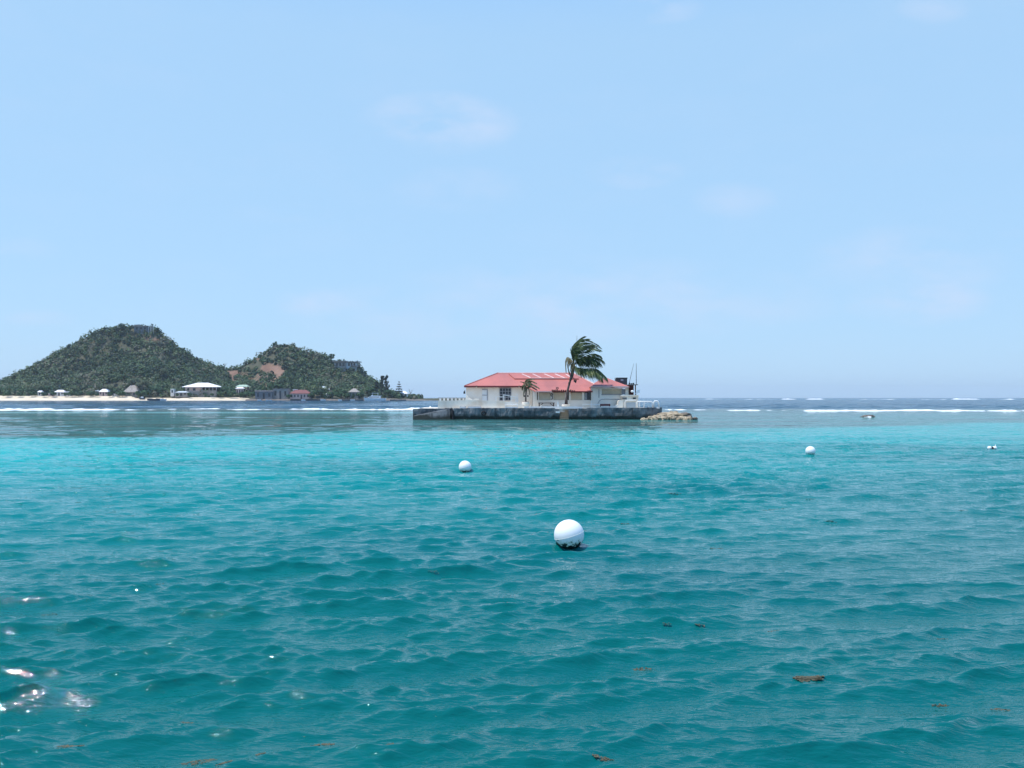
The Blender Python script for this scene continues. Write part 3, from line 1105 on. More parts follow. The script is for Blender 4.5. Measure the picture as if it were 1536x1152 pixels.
def bare_tree(px, py, Y, h, seed, label, sprd=.5):
    random.seed(seed)
    b = at(px, py, Y)
    root = empty('dead_tree', b, label, 'tree')
    tr = MB().tube([b + Vector((0, 0, -.4)), b + Vector((.1, 0, h * .45))], [.22, .16], 6)
    lb = MB()
    for k in range(5):
        a = random.uniform(-1, 1)
        z0 = h * random.uniform(.25, .45)
        lb.tube([b + Vector((.1, 0, z0)), b + Vector((a * h * sprd * .5, random.uniform(-.5, .5), h * .68)), b + Vector((a * h * sprd, random.uniform(-1, 1), h * random.uniform(.8, 1)))], [.12, .08, .03], 5)
    tr.build('trunk', M['bark'], root)
    lb.build('branches', M['bark'], root)


bare_tree(616, 596, 738, 8, 3, 'bare dead tree at the far right end of the far shore', .32)
bare_tree(336, 556, 835, 8, 5, 'leafless tree on the skyline left of the saddle', .5)


def sky_tree(px, py, Y, h, w, seed, label, name='skyline_tree'):
    z = hill_z(X_(px, Y), Y)
    o = tree_local(name, label, 'tree', 'small trees on the skyline of the far hills', h, w, 7, .5, M['tree_leaf'], 40, seed)
    o.location = (X_(px, Y), Y, z + 0.6)
    return o


for i, (px, h, w, lab) in enumerate(((182, 7, 5.5, 'bushy tree on the very top of the left hill'), (237, 6.5, 3.6, 'small upright tree right of the hilltop ruin'),
                                     (412, 6, 4.5, 'bush marking the top left corner of the second hill'),
                                     (497, 9, 8, 'spreading tree beside the modern hillside house'), (548, 6.5, 3, 'little tree on the ridge right of the modern house'),
                                     (103, 5, 5, 'round bush on the left shoulder of the left hill'), (258, 5.5, 4, 'bush on the right shoulder of the left hill below the ruin'),
                                     (276, 6, 3, 'narrow bush on the falling ridge of the left hill'))):
    sky_tree(px, 0, 849, h, w, 30 + i, lab)


# --- far buildings
def hip_pts(x0, x1, y0, y1, ze, zr, hipl, hipr, th=0.08):
    ym = (y0 + y1) / 2
    V = [(x0, y0, ze), (x1, y0, ze), (x1, y1, ze), (x0, y1, ze), (x0 + hipl, ym, zr), (x1 - hipr, ym, zr)]
    V += [(x0, y0, ze - th), (x1, y0, ze - th), (x1, y1, ze - th), (x0, y1, ze - th)]
    Fs = [(0, 1, 5, 4), (1, 2, 5), (2, 3, 4, 5), (3, 0, 4), (9, 8, 7, 6), (0, 6, 7, 1), (1, 7, 8, 2), (2, 8, 9, 3), (3, 9, 6, 0)]
    return V, Fs


def house(name, label, cat, p0, p1, yb, ye, yr, Y, wallm, roofm, depth=7, over=0.5, hip=None, wins=2, flat=False, door=True, group=None):
    b = at((p0 + p1) / 2, yb, Y)
    root = empty(name, b, label, cat, group)
    x0, x1 = X_(p0, Y) + over, X_(p1, Y) - over
    zb, ze, zr = Z_(yb, Y), Z_(ye, Y), Z_(yr, Y)
    MB().box(x0, x1, Y, Y + depth, zb - 1.2, ze).build('wall', M[wallm], root)
    rf = MB()
    if flat:
        rf.box(x0 - over, x1 + over, Y - over, Y + depth + over, ze + .003, max(zr, ze + .25))
    else:
        hp = (x1 - x0) * .25 if hip is None else hip
        rf.add(*hip_pts(x0 - over, x1 + over, Y - over, Y + depth + over, ze + .01, zr, hp, hp, .15))
    rf.build('roof', M[roofm], root)
    n = wins
    wspan = (x1 - x0)
    for k in range(n):
        c = x0 + wspan * (k + .5) / n
        w = min(wspan / n * .45, 1.6)
        isd = door and k == n // 2
        z0 = zb if isd else zb + (ze - zb) * .38
        f = MB().box(c - w / 2, c + w / 2, Y - .05, Y + .02, z0, zb + (ze - zb) * .8).build('door' if isd else 'window', M['dark'], root)
    return root


# pavilion with the broad white roof
b = at(300, 594, 748)
pv = empty('pavilion', b, 'large white roofed pavilion with pink upper walls behind the far beach', 'building')
Yp = 750
MB().box(X_(277, Yp), X_(325, Yp), Yp, Yp + 12, Z_(593.5, Yp) - 1.5, Z_(587, Yp)).build('stone_base', M['house_stone'], pv)
MB().box(X_(277, Yp) + .4, X_(301, Yp), Yp + .5, Yp + 11.5, Z_(587, Yp) + .003, Z_(580.5, Yp)).build('wall', M['house_pink'], pv)
MB().box(X_(301, Yp) + .004, X_(325, Yp) - .4, Yp + 6, Yp + 11.5, Z_(587, Yp) + .003, Z_(580.5, Yp)).build('inner_wall', M['roof_far_red'], pv)
rfm = MB()
rfm.add(*hip_pts(X_(273.5, Yp), X_(328, Yp), Yp - 2, Yp + 14, Z_(580.3, Yp), Z_(574, Yp), 11, 11, .3))
rfm.build('roof', M['roof_far_white'], pv)
for k in range(5):
    p = 302.5 + k * 5.4
    MB().box(X_(p, Yp), X_(p, Yp) + .3, Yp + .2, Yp + .5, Z_(587, Yp) + .003, Z_(580.5, Yp)).build('column', M['house_white'], pv)
MB().box(X_(301, Yp), X_(325, Yp), Yp + .02, Yp + .15, Z_(587, Yp) + .003, Z_(585.4, Yp)).build('balustrade', M['house_stone'], pv)
MB().box(X_(281, Yp), X_(283.5, Yp), Yp + .4, Yp + .52, Z_(586, Yp), Z_(582, Yp)).build('window', M['dark'], pv)
MB().box(X_(289, Yp), X_(293, Yp), Yp + .4, Yp + .52, Z_(586, Yp), Z_(582, Yp)).build('window', M['dark'], pv)
house('beach_hut', 'low grey hut with an arched white front left of the pavilion', 'hut', 262, 281, 593.8, 588.6, 586.6, 744, 'house_stone', 'roof_far_grey', 6, .3, wins=3)
house('beach_cabin', 'narrow pale upright cabin beside the low grey hut', 'hut', 255.5, 261, 592.5, 583.5, 582.5, 747, 'house_white', 'roof_far_green', 4, .15, wins=1, flat=True, door=False)
house('thatched_hut', 'round hut with a tall grey thatched roof above the far beach', 'hut', 185, 208, 593, 588.2, 577.5, 748, 'house_stone', 'thatch', 9, 1.2, hip=4.5, wins=2)
house('hillside_house', 'small grey roofed house just above the thatched hut', 'house', 186, 200, 579, 575.5, 571.5, 770, 'house_grey', 'roof_far_grey', 7, .5, wins=2)
house('beach_house', 'white arched beach house with a peaked white roof behind the sand', 'house', 81, 96, 593.8, 588, 584.8, 747, 'house_white', 'roof_far_white', 6, .4, wins=3)
house('beach_annex', 'small white annex with two dark arches right of the arched beach house', 'house', 97.5, 104.5, 593.8, 587.8, 587, 747, 'house_white', 'roof_far_white', 5, .2, wins=2, flat=True)
house('back_house', 'grey flat roofed house behind the arched beach house', 'house', 88, 98, 584.5, 581.6, 580.4, 765, 'house_grey', 'roof_far_grey', 5, .4, wins=2, flat=True)
house('slope_house', 'grey shed with a thin pale roof above the white annex', 'shed', 102, 111, 585, 582.4, 581.4, 766, 'house_grey', 'roof_far_grey', 5, .4, wins=1, flat=True)
house('beach_kiosk', 'white kiosk with a sloping roof among trees left of the arched house', 'kiosk', 56, 62.5, 592.5, 588, 585.4, 748, 'house_white', 'roof_far_white', 4, .3, wins=1)
house('low_shed', 'low grey shed beside the arched beach house', 'shed', 72, 80.5, 593.8, 590.5, 590, 746, 'house_pink', 'roof_far_grey', 4, .2, wins=1, flat=True, door=False)
house('pink_beach_house', 'pinkish beach house with a white gable roof right of mid beach', 'house', 148, 162, 593.6, 587.5, 583.3, 748, 'house_pink', 'roof_far_white', 7, .5, wins=3)
house('lean_to', 'grey lean to left of the pinkish beach house', 'shed', 142, 148, 593.2, 586.6, 584.9, 751, 'house_grey', 'roof_far_grey', 4, .3, wins=1)
house('beach_bar', 'little white bar counter at the right end of the open beach', 'kiosk', 168, 175.5, 594.3, 591.5, 590.5, 745, 'house_white', 'roof_far_white', 3, .2, wins=2, flat=True, door=False)
house('green_roof_house', 'house with a pale green roof and white end in the trees right of the pavilion', 'house', 353, 373, 593.5, 580, 577, 755, 'roof_far_red', 'roof_far_green', 6, .5, wins=3)
house('canopy_house', 'white awning building in front of the pale green roof', 'kiosk', 353, 366, 593.5, 582.6, 580.6, 751, 'house_pink', 'roof_far_white', 2.8, .6, wins=3)
house('stone_quay_house', 'long grey quay building with a dull pink flat roof at the water', 'building', 382, 409, 599.6, 587.2, 585.6, 727, 'house_grey', 'house_pink', 10, .4, wins=3, flat=True)
house('grey_warehouse', 'plain grey stone warehouse between the quay building and red roof house', 'building', 409, 432, 599.6, 583.5, 582.8, 730, 'house_stone', 'house_grey', 9, .2, wins=3, flat=True)
house('red_roof_house', 'long low house with dull red roof and white doors by the water', 'house', 434, 465, 598.8, 590.2, 584.8, 730, 'house_pink', 'roof_far_red', 8, .5, wins=6)
house('water_tower', 'small bright white cube standing above the red roofed house', 'tank', 439, 445.5, 588, 584.6, 583.8, 735, 'house_white', 'roof_far_white', 3, .15, wins=1, flat=True, door=False)
house('grey_roof_house', 'house with a sloping pale grey metal roof on the lower hill', 'house', 474, 495, 589, 584, 579.3, 752, 'house_grey', 'roof_far_grey', 7, .4, hip=3.5, wins=3)
house('small_white_shed', 'little flat white shed left of the sloping grey roof', 'shed', 466, 474, 588.5, 586.4, 585.2, 748, 'house_grey', 'roof_far_white', 4, .3, wins=1, flat=True, door=False)
house('stone_cottage', 'pale stone cottage with a rounded roof left of the yacht', 'house', 522, 538, 597.6, 588, 582.5, 733, 'house_stone', 'thatch', 8, .4, hip=3.6, wins=3)
house('garden_shed', 'small white upright shed between the jetty and the trees', 'shed', 489, 493.5, 594, 590.5, 589, 735, 'house_white', 'roof_far_white', 2, .1, wins=1, door=False)
house('point_house', 'long low white roof behind the lone conifer', 'house', 598, 612, 595.5, 590.5, 586.3, 741, 'house_white', 'roof_far_white', 5, .4, hip=3.0, wins=2)

# hilltop ruin
Yh = 846
b = at(214, 497, Yh)
hr = empty('hilltop_ruin', b, 'unfinished grey concrete building on top of the left hill', 'building')
MB().box(X_(201, Yh), X_(221, Yh), Yh, Yh + 10, Z_(500, Yh) - 3, Z_(489.6, Yh)).build('wall', M['house_grey'], hr)
MB().box(X_(200, Yh), X_(222, Yh), Yh - .8, Yh + 11, Z_(489.6, Yh) + .003, Z_(488.6, Yh)).build('roof', M['house_stone'], hr)
MB().box(X_(200.5, Yh), X_(209, Yh), Yh + 1, Yh + 6, Z_(488.6, Yh) + .003, Z_(486.8, Yh)).build('roof_room', M['house_grey'], hr)
for k in range(4):
    p = 222.6 + k * 2.5
    MB().box(X_(p, Yh), X_(p, Yh) + .35, Yh, Yh + .35, Z_(500, Yh) - 3, Z_(490.5, Yh)).build('pillar', M['house_white'], hr)
MB().box(X_(222.6, Yh) + .002, X_(231, Yh), Yh - .1, Yh + .28, Z_(490.5, Yh) + .003, Z_(489.8, Yh)).build('beam', M['house_white'], hr)
for k in range(3):
    p = 204 + k * 6
    MB().box(X_(p, Yh), X_(p + 3, Yh), Yh - .06, Yh + .05, Z_(494, Yh), Z_(491, Yh)).build('window', M['dark'], hr)

# modern house
Ym = 838
mh = empty('modern_house', at(520, 553, Ym), 'modern hillside house with flat overhanging roofs on the second hill', 'house')
MB().box(X_(501, Ym), X_(519, Ym), Ym, Ym + 9, Z_(552, Ym) - 6, Z_(542.6, Ym)).build('wall', M['house_stone'], mh)
MB().box(X_(519, Ym) + .005, X_(534.5, Ym), Ym + .6, Ym + 9, Z_(553, Ym) - 8, Z_(543.2, Ym)).build('glass_wing', M['roof_far_grey'], mh)
MB().box(X_(499, Ym), X_(519, Ym), Ym - 1.5, Ym + 10, Z_(542.6, Ym) + .003, Z_(541.2, Ym)).build('roof', M['house_stone'], mh)
MB().box(X_(519, Ym) + .005, X_(540, Ym), Ym - 1.5, Ym + 10, Z_(543.2, Ym) + .003, Z_(542.2, Ym)).build('roof', M['house_grey'], mh)
MB().box(X_(527, Ym), X_(539, Ym), Ym - 2.2, Ym + .55, Z_(549.6, Ym), Z_(548.4, Ym)).build('balcony', M['house_grey'], mh)
for p in (504, 509, 514, 522, 526, 530):
    y0 = Ym - .05 if p < 519 else Ym + .55
    MB().box(X_(p, Ym), X_(p + 2.6, Ym), y0, y0 + .1, Z_(549, Ym), Z_(544.4, Ym)).build('window', M['dark'], mh)


# boats
def hull_mesh(L, B, H, n=18, bow=.35, sheer=.25):
    """hull along X, bow at -X, waterline z=0"""
    m = MB()
    V, Fq = [], []
    for i in range(n):
        t = i / (n - 1)
        x = -L / 2 + L * t
        w = B / 2 * min(1, (t / bow) ** .6 if t > 0 else 0.02) * (1 - .12 * max(0, t - .6) / .4)
        w = max(w, .03)
        top = H * (1 + sheer * (1 - t) ** 2)
        rake = (1 - t) ** 4 * L * .06
        for (u, z) in ((0, -.4), (.55, -.35), (.82, .05), (1.0, top), (.94, top), (.9, top - .12), (0, top - .12)):
            V.append((x + rake * (1 - z / top) if z < top else x, w * u, z))
        for (u, z) in ((.9, top - .12), (.94, top), (1.0, top), (.82, .05), (.55, -.35)):
            V.append((x + rake * (1 - z / top) if z < top else x, -w * u, z))
    k = 12
    for i in range(n - 1):
        for j in range(k):
            Fq.append((i * k + j, i * k + (j + 1) % k, (i + 1) * k + (j + 1) % k, (i + 1) * k + j))
    Fq += [tuple(range(k)), tuple((n - 1) * k + j for j in range(k))]
    return V, Fq


Yy = 712
yb = Vector((X_(562, Yy), Yy, 0))
yacht = empty('motor_yacht', yb, 'white flybridge motor yacht moored off the far shore', 'yacht')


def off(m, base):
    m.v = [(x + base.x, y + base.y, z + base.z) for x, y, z in m.v]
    return m


off(MB().add(*hull_mesh(18.5, 5, 1.9)), yb).build('hull', M['gel'], yacht)
off(MB().prism([(-6.2, 1.8), (-3.6, 3.6), (4.6, 3.6), (4.9, 1.8)], -1.9, 1.9), yb).build('cabin', M['gel'], yacht)
off(MB().prism([(-4.7, 2.55), (-4.0, 3.15), (4.0, 3.15), (4.0, 2.55)], -1.95, 1.95), yb).build('window_band', M['dark'], yacht)
off(MB().prism([(-3.0, 3.602), (-2.0, 4.7), (-1.7, 4.7), (-1.6, 4.1), (5.6, 4.0), (5.6, 3.602)], -1.8, 1.8), yb).build('flybridge', M['gel'], yacht)
off(MB().box(-2.2, 3.0, -1.9, 1.9, 6.0, 6.25), yb).build('hardtop', M['gel'], yacht)
for sx in (-1.8, 2.6):
    for sy in (-1.6, 1.6):
        off(MB().tube([(sx, sy, 4.0), (sx + .1, sy, 6.0)], .09, 6), yb).build('hardtop_post', M['gel'], yacht)
off(MB().tube([(-8.9, 0, 2.3), (-8.5, 1.1, 3.1), (-5.5, 1.9, 3.0), (-5.5, -1.9, 3.0), (-8.5, -1.1, 3.1), (-8.9, 0, 2.3)], .06, 5), yb).build('bow_rail', M['gel'], yacht)


def small_boat(px, Y, L, B, H, hm, label, name='small_boat', rz=0.0, z=0.0, cab=False):
    b = Vector((X_(px, Y), Y, z))
    r = empty(name, b, label, 'boat')
    off(MB().add(*hull_mesh(L, B, H)), b).build('hull', M[hm], r)
    if cab:
        off(MB().prism([(-L * .2, H), (-L * .12, H + 1.2), (L * .2, H + 1.2), (L * .2, H)], -B * .3, B * .3), b).build('cabin', M['gel'], r)
    else:
        off(MB().box(-.15, .15, -B * .42, B * .42, H * .75, H * .85), b).build('seat', M['dark_wood'], r)
    off(MB().box(L * .5 - .1, L * .5 + .3, -.2, .2, H * .4, H * 1.4), b).build('outboard_motor', M['dark'], r)
    return r


small_boat(588, 712, 3.6, 1.6, .7, 'boat_dark', 'dark dinghy tied at the stern of the white yacht')
small_boat(228, 726, 9, 2.6, 1.1, 'boat_dark', 'dark wooden boat pulled up on the far beach', z=.3)
small_boat(239, 724, 6, 2.2, 1.3, 'boat_dark', 'smaller dark boat beside the beached wooden one', z=.25)
small_boat(244.5, 723, 5.2, 1.9, .9, 'gel', 'white skiff on the sand right of the dark boats', z=.3)
small_boat(213, 732, 5.0, 1.9, .9, 'boat_dark', 'small dark boat under a pale cover by the thatched hut', z=1.2, cab=True)
small_boat(484.5, 715, 4.6, 1.8, .9, 'gel', 'white open boat floating off the middle jetty')
small_boat(529, 714, 4.2, 1.7, .8, 'gel', 'small white boat just left of the yacht bow')
small_boat(389, 714, 3.6, 1.6, .7, 'gel', 'tiny white boat below the grey quay building')
small_boat(403, 715, 5.2, 1.6, .6, 'gel', 'low white boat off the right end of the quay building')
small_boat(455, 716, 3.6, 1.5, .8, 'gel', 'white rowing boat off the red roofed house')
small_boat(510, 714, 3.4, 1.5, .8, 'gel', 'little white tender between the two dark jetties')
small_boat(549.5, 712, 3.0, 1.4, .8, 'gel', 'white tender tucked under the bow of the yacht')


def jetty(p0, p1, Y, ztop, label, wm='dark_wood'):
    r = empty('jetty', at((p0 + p1) / 2, HOR + EYE * F / Y, Y), label, 'jetty')
    x0, x1 = X_(p0, Y), X_(p1, Y)
    MB().box(x0, x1, Y, Y + 2.6, ztop - .3, ztop).build('deck', M['house_stone'], r)
    n = max(3, int((x1 - x0) / 3))
    for k in range(n):
        c = x0 + (x1 - x0) * (k + .5) / n
        MB().tube([(c, Y + .4, -.6), (c, Y + .4, ztop - .303)], .2, 6).build('pile', M[wm], r)
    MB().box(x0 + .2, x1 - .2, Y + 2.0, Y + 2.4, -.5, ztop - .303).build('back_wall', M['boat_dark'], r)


jetty(434, 486, 720, 1.3, 'long low jetty in front of the red roofed house')
jetty(512, 545, 719, 1.1, 'low dark jetty left of the yacht')
jetty(587, 609, 718, .9, 'low jetty right of the yacht stern')

# ------------------------------------------------------------------ the little bar island
YW = 98.0
ZT = Z_(612.2, YW)          # top of the harbour wall
GZ = ZT - 0.06              # terrace level


def wob_wall(name, label, p0, p1, top_f, Y0, th, n, face_f=None, seed=1, cat='sea wall'):
    """rough concrete wall along X: top_f(px) gives the photo row of its top edge"""
    V, Q = [], []
    rows = 7
    for i in range(n + 1):
        px = p0 + (p1 - p0) * i / n
        yf = Y0 + (face_f(px) if face_f else 0)
        zt = Z_(top_f(px), Y0) + .03 * mnoise.noise(Vector((px * .3, seed, 0)))
        ring = []
        for j in range(rows):
            t = j / (rows - 1)
            z = -0.5 + (zt + 0.5) * t
            dy = .10 * mnoise.noise(Vector((px * .09, z * 1.5, seed))) + .05 * mnoise.noise(Vector((px * .4, z * 4, seed + 3)))
            if z < .25:
                dy += .10
            ring.append((X_(px, Y0), yf + dy, z))
        ring.append((X_(px, Y0), yf + th, zt))
        ring.append((X_(px, Y0), yf + th, -0.5))
        V += ring
    k = rows + 2
    for i in range(n):
        for j in range(k):
            Q.append((i * k + j, (i + 1) * k + j, (i + 1) * k + (j + 1) % k, i * k + (j + 1) % k))
    m = MB()
    m.add(V, Q + [tuple(range(k)), tuple(n * k + j for j in reversed(range(k)))])
    o = m.build(name, M['seawall'], loc=(X_((p0 + p1) / 2, Y0), Y0, 0))
    return tag(o, label, cat)


wob_wall('sea_wall', 'dark stained grey concrete sea wall left of the tan steps', 680.5, 839,
         lambda p: 612.0 + (0.3 if p < 700 else 0) + (1.6 if p > 832 else 0), YW, .5, 90, seed=2)
wob_wall('sea_wall', 'curving grey sea wall right of the tan steps, ending at the rocks', 853.5, 1000,
         lambda p: (614.8 if p < 868 else 612.6 if p < 880 else 611.6) - 0.002 * max(0, p - 900), YW, .5, 90,
         lambda p: 0 if p < 960 else ((p - 960) / 40) ** 2 * 3.0, seed=5)
wob_wall('sea_wall', 'paler grey concrete block at the left tip of the sea wall', 619.3, 678.6,
         lambda p: 613.6 - 1.4 * min(1, (p - 619) / 15) + (0.5 if 634 < p < 668 else 0), YW + .9, .6, 40, seed=9)
sw = MB()
# sloping apron in front of the block
a0 = [(X_(619, YW), YW - .15, -.5), (X_(676, YW), YW + .0, -.5), (X_(676, YW), YW + .85, -.5), (X_(619, YW), YW + .85, -.5)]
a1 = [(X_(619.5, YW), YW + .1, Z_(624.5, YW)), (X_(674, YW), YW + .3, Z_(613.4, YW)), (X_(674, YW), YW + .85, Z_(613.0, YW)), (X_(619.5, YW), YW + .85, Z_(623.5, YW))]
sw.add(a0 + a1, [(0, 3, 2, 1), (4, 5, 6, 7), (0, 1, 5, 4), (1, 2, 6, 5), (2, 3, 7, 6), (3, 0, 4, 7)])
tag(sw.build('slipway', M['seawall'], loc=(X_(648, YW), YW, 0)), 'sloping concrete apron at the left end of the sea wall', 'slipway')

# terrace ground
gm = MB()
pl = [(X_(626, YW), YW + 1.2), (X_(839, YW), YW + .45), (X_(853, YW), YW + .9), (X_(960, YW), YW + .45), (X_(998, YW), YW + 3.4), (X_(990, 104), 105), (X_(965, 108), 112), (X_(900, 112), 115.5),
      (X_(690, 113), 115.5), (X_(632, 108), 112)]
vs = [(x, y, -.6) for x, y in pl] + [(x, y, GZ) for x, y in pl]
n_ = len(pl)
gm.add(vs, [tuple(range(n_ - 1, -1, -1)), tuple(range(n_, 2 * n_))] + [(i, (i + 1) % n_, (i + 1) % n_ + n_, i + n_) for i in range(n_)])
tag(gm.build('terrace_ground', M['island']), 'pale concrete terrace of the bar island', 'terrace', kind='structure')

# steps
st = MB()
for k in range(5):
    z = Z_(615.2 + k * 3.0, YW)
    st.box(X_(840.0, YW), X_(852.8, YW), YW + .75 - k * .26, YW + 1.1, -.5 - k * .002, z - .06)
    st.box(X_(839.9, YW), X_(852.9, YW), YW + .62 - k * .26, YW + 1.11 + k * .002, z - .058, z)
tag(st.build('steps', M['steps'], loc=(X_(846, YW), YW, 0)), 'tan concrete steps down to the water between the two sea walls', 'steps')
tag(MB().box(X_(833.5, YW), X_(839.6, YW), YW - .12, YW + .3, Z_(619.5, YW), Z_(617, YW)).build('step_block', M['plaster_clean'], loc=(X_(836, YW), YW, .9)),
    'white concrete ledge left of the tan steps', 'ledge')

# tyre fender
tf = MB()
prof = []
for k in range(24):
    a = 2 * math.pi * k / 24
    ring = []
    for q in range(8):
        bq_ = 2 * math.pi * q / 8
        rr = .215 + .075 * math.cos(bq_)
        ring.append((rr * math.cos(a), .085 * math.sin(bq_), rr * math.sin(a)))
    prof.append(ring)
cx, cz = X_(725.5, YW), Z_(620, YW)
vs = [(x + cx, y + YW - .16, z + cz) for r_ in prof for x, y, z in r_]
fs = [(i * 8 + q, i * 8 + (q + 1) % 8, ((i + 1) % 24) * 8 + (q + 1) % 8, ((i + 1) % 24) * 8 + q) for i in range(24) for q in range(8)]
tyre = tag(MB().add(vs, fs).build('tyre_fender', M['rubber'], loc=(cx, YW - .16, cz), smooth=True), 'black tyre hung on the sea wall as a boat fender', 'tyre')
MB().tube([(cx, YW - .14, cz + .24), (cx - .05, YW - .13, ZT - .02), (cx - .05, YW + .2, ZT + .04)], .02, 5).build('rope', M['dark_wood'], tyre)
tag(MB().tube([(X_(679.6, YW), YW - .1, -.4), (X_(679.6, YW), YW - .1, Z_(617, YW)), (X_(676.6, YW), YW + .0, Z_(612.4, YW))], .12, 8).build('wooden_post', M['rubber'], loc=(X_(679.6, YW), YW - .1, 0)),
    'dark leaning timber post in the gap of the sea wall', 'post')

# low cream parapet on the left
YP = 99.6
par = MB()
xs = [657, 662, 680, 690, 700, 712, 724, 738, 757]
ys = [601.2, 600.8, 600.8, 600.2, 599.8, 600.3, 600.6, 601.0, 601.6]
top = [(X_(p, YP), Z_(q, YP)) for p, q in zip(xs, ys)]
par.prism([(X_(656.6, YP), GZ)] + top + [(X_(757, YP), GZ)], YP, YP + .35)
par.box(X_(656.6, YP), X_(656.6, YP) + .35, YP + .352, YP + 11, GZ - .01, Z_(601.4, YP))
tag(par.build('parapet', M['cream'], loc=(X_(700, YP), YP, GZ)), 'stained cream plaster parapet along the left of the terrace', 'parapet wall')
par2 = MB().prism([(X_(757.3, YP), GZ), (X_(757.3, YP), Z_(602.6, YP)), (X_(770, YP), Z_(603.0, YP)), (X_(781, YP), Z_(604, YP)), (X_(788, YP), Z_(608, YP)), (X_(788, YP), GZ)], YP + .3, YP + .6)
tag(par2.build('parapet', M['plaster'], loc=(X_(770, YP), YP, GZ)), 'short pale sloped parapet under the white stair rail', 'parapet wall')
# sunlit wall below the eave shadow, put into a pale plaster shape
mo = MB().prism([(X_(698, 103), Z_(601, 103)), (X_(699.5, 103), Z_(592, 103)), (X_(703, 103), Z_(596.5, 103)), (X_(708, 103), Z_(599.4, 103)), (X_(711, 103), Z_(599.8, 103)),
                 (X_(712.5, 103), Z_(597.6, 103)), (X_(717, 103), Z_(597.6, 103)), (X_(719, 103), Z_(601, 103)), (X_(719, 103), GZ), (X_(698, 103), GZ)], 102.6, 103.4)
tag(mo.build('sunlit_wall_patch', M['cream'], loc=(X_(706, 103), 103, GZ)), 'pale plaster shape standing in for sunlit wall at the left corner of the bar', 'sunlit patch')


def bench(p0, p1, ptop, label, Y=98.75, bm='grey_trim'):
    r = empty('garden_bench', (X_((p0 + p1) / 2, Y), Y, GZ), label, 'bench')
    x0, x1 = X_(p0, Y), X_(p1, Y)
    MB().box(x0, x1, Y, Y + .45, GZ, GZ + .05).box(x0 + .04, x1 - .04, Y + .02, Y + .36, GZ + .051, Z_(610.2, Y)).build('seat', M['plaster_clean'], r)
    zt = Z_(ptop, Y)
    MB().tube([(x0, Y + .42, GZ), (x0 + .03, Y + .42, zt - .06), (x0 + .1, Y + .42, zt), (x1 - .1, Y + .42, zt), (x1 - .03, Y + .42, zt - .06), (x1, Y + .42, GZ)], .03, 6).build('frame', M[bm], r)


bench(689.5, 698.7, 609.0, 'short white seat with a grey hoop frame, leftmost on the wall top')
bench(702, 721.5, 609.2, 'long white seat with a low grey hoop frame on the wall top')
bench(757.5, 777, 606.6, 'white seat with a rounded white hoop back below the stair rail', bm='plaster_clean')

# white stair railing
rl = empty('stair_railing', (X_(760, 100.5), 100.5, GZ), 'white stair railing with a sloping handrail before the dark window', 'railing')
Yr_ = 100.5
for p, t in ((744, 595), (755.8, 592.2), (766.5, 593.8), (773.6, 595.0), (775.6, 590.4), (776.8, 595.6)):
    MB().box(X_(p, Yr_) - .055, X_(p, Yr_) + .055, Yr_ - .04, Yr_ + .04, GZ, Z_(t, Yr_)).build('post', M['plaster_clean'], rl)
MB().prism([(X_(754.6, Yr_), Z_(592.6, Yr_)), (X_(754.6, Yr_), Z_(591.7, Yr_)), (X_(776, Yr_), Z_(595.2, Yr_)), (X_(776, Yr_), Z_(596.6, Yr_))], Yr_ - .07, Yr_ + .07).build('handrail', M['plaster_clean'], rl)
MB().box(X_(743.6, Yr_), X_(755.2, Yr_), Yr_ - .03, Yr_ + .03, Z_(595.5, Yr_), Z_(594.8, Yr_)).build('handrail', M['plaster_clean'], rl)
MB().box(X_(766.8, Yr_), X_(773.3, Yr_), Yr_ - .025, Yr_ + .025, Z_(598.0, Yr_), Z_(597.3, Yr_)).build('lower_rail', M['plaster_clean'], rl)

# back balustrade at left
bl = empty('balustrade', (X_(676, 110), 110, GZ), 'low pale balustrade at the back left of the terrace', 'balustrade')
MB().box(X_(657, 110), X_(699, 110), 110, 110.25, Z_(597.2, 110), Z_(596.5, 110)).build('top_rail', M['house_grey'], bl)
for k in range(7):
    p = 659 + k * 5.8
    MB().box(X_(p, 110), X_(p + 2.6, 110), 110.02, 110.22, GZ, Z_(597.2, 110) - .003).build('baluster', M['plaster_clean'], bl)

# ---------------- the bar building
YF = 104.0        # front wall of the left block
bar = empty('bar_building', (X_(790, YF), YF, GZ), 'cream bar building with a faded red hip roof on the small walled island', 'building')
xl, xr = X_(699, YF), X_(889, YF)
ze = Z_(579.0, YF)
zr = Z_(559.6, 108.2)
WT = .22
wl_ = MB()
wl_.box(xl, X_(799, YF), YF, YF + WT, GZ - .02, ze - .12)
wl_.box(xl, xl + WT, YF + WT + .002, YF + 8.4, GZ - .02, ze - .12)
wl_.box(xl + WT + .002, xr - .002, YF + 8.15, YF + 8.4, GZ - .02, ze - .12)
wl_.build('wall', M['plaster'], bar)
# main roof
V, Fs = hip_pts(X_(697, YF) - .02, xr + .55, YF - .4, YF + 8.8, ze, zr, X_(747, 108.2) - X_(697, YF), 2.6, .14)
roof = MB().add(V, Fs).build('roof', M['roof_red'], bar)
MB().box(X_(696.4, YF), X_(797, YF), YF - .47, YF - .405, ze - .17, ze + .02).build('fascia', M['roof_dark'], roof)
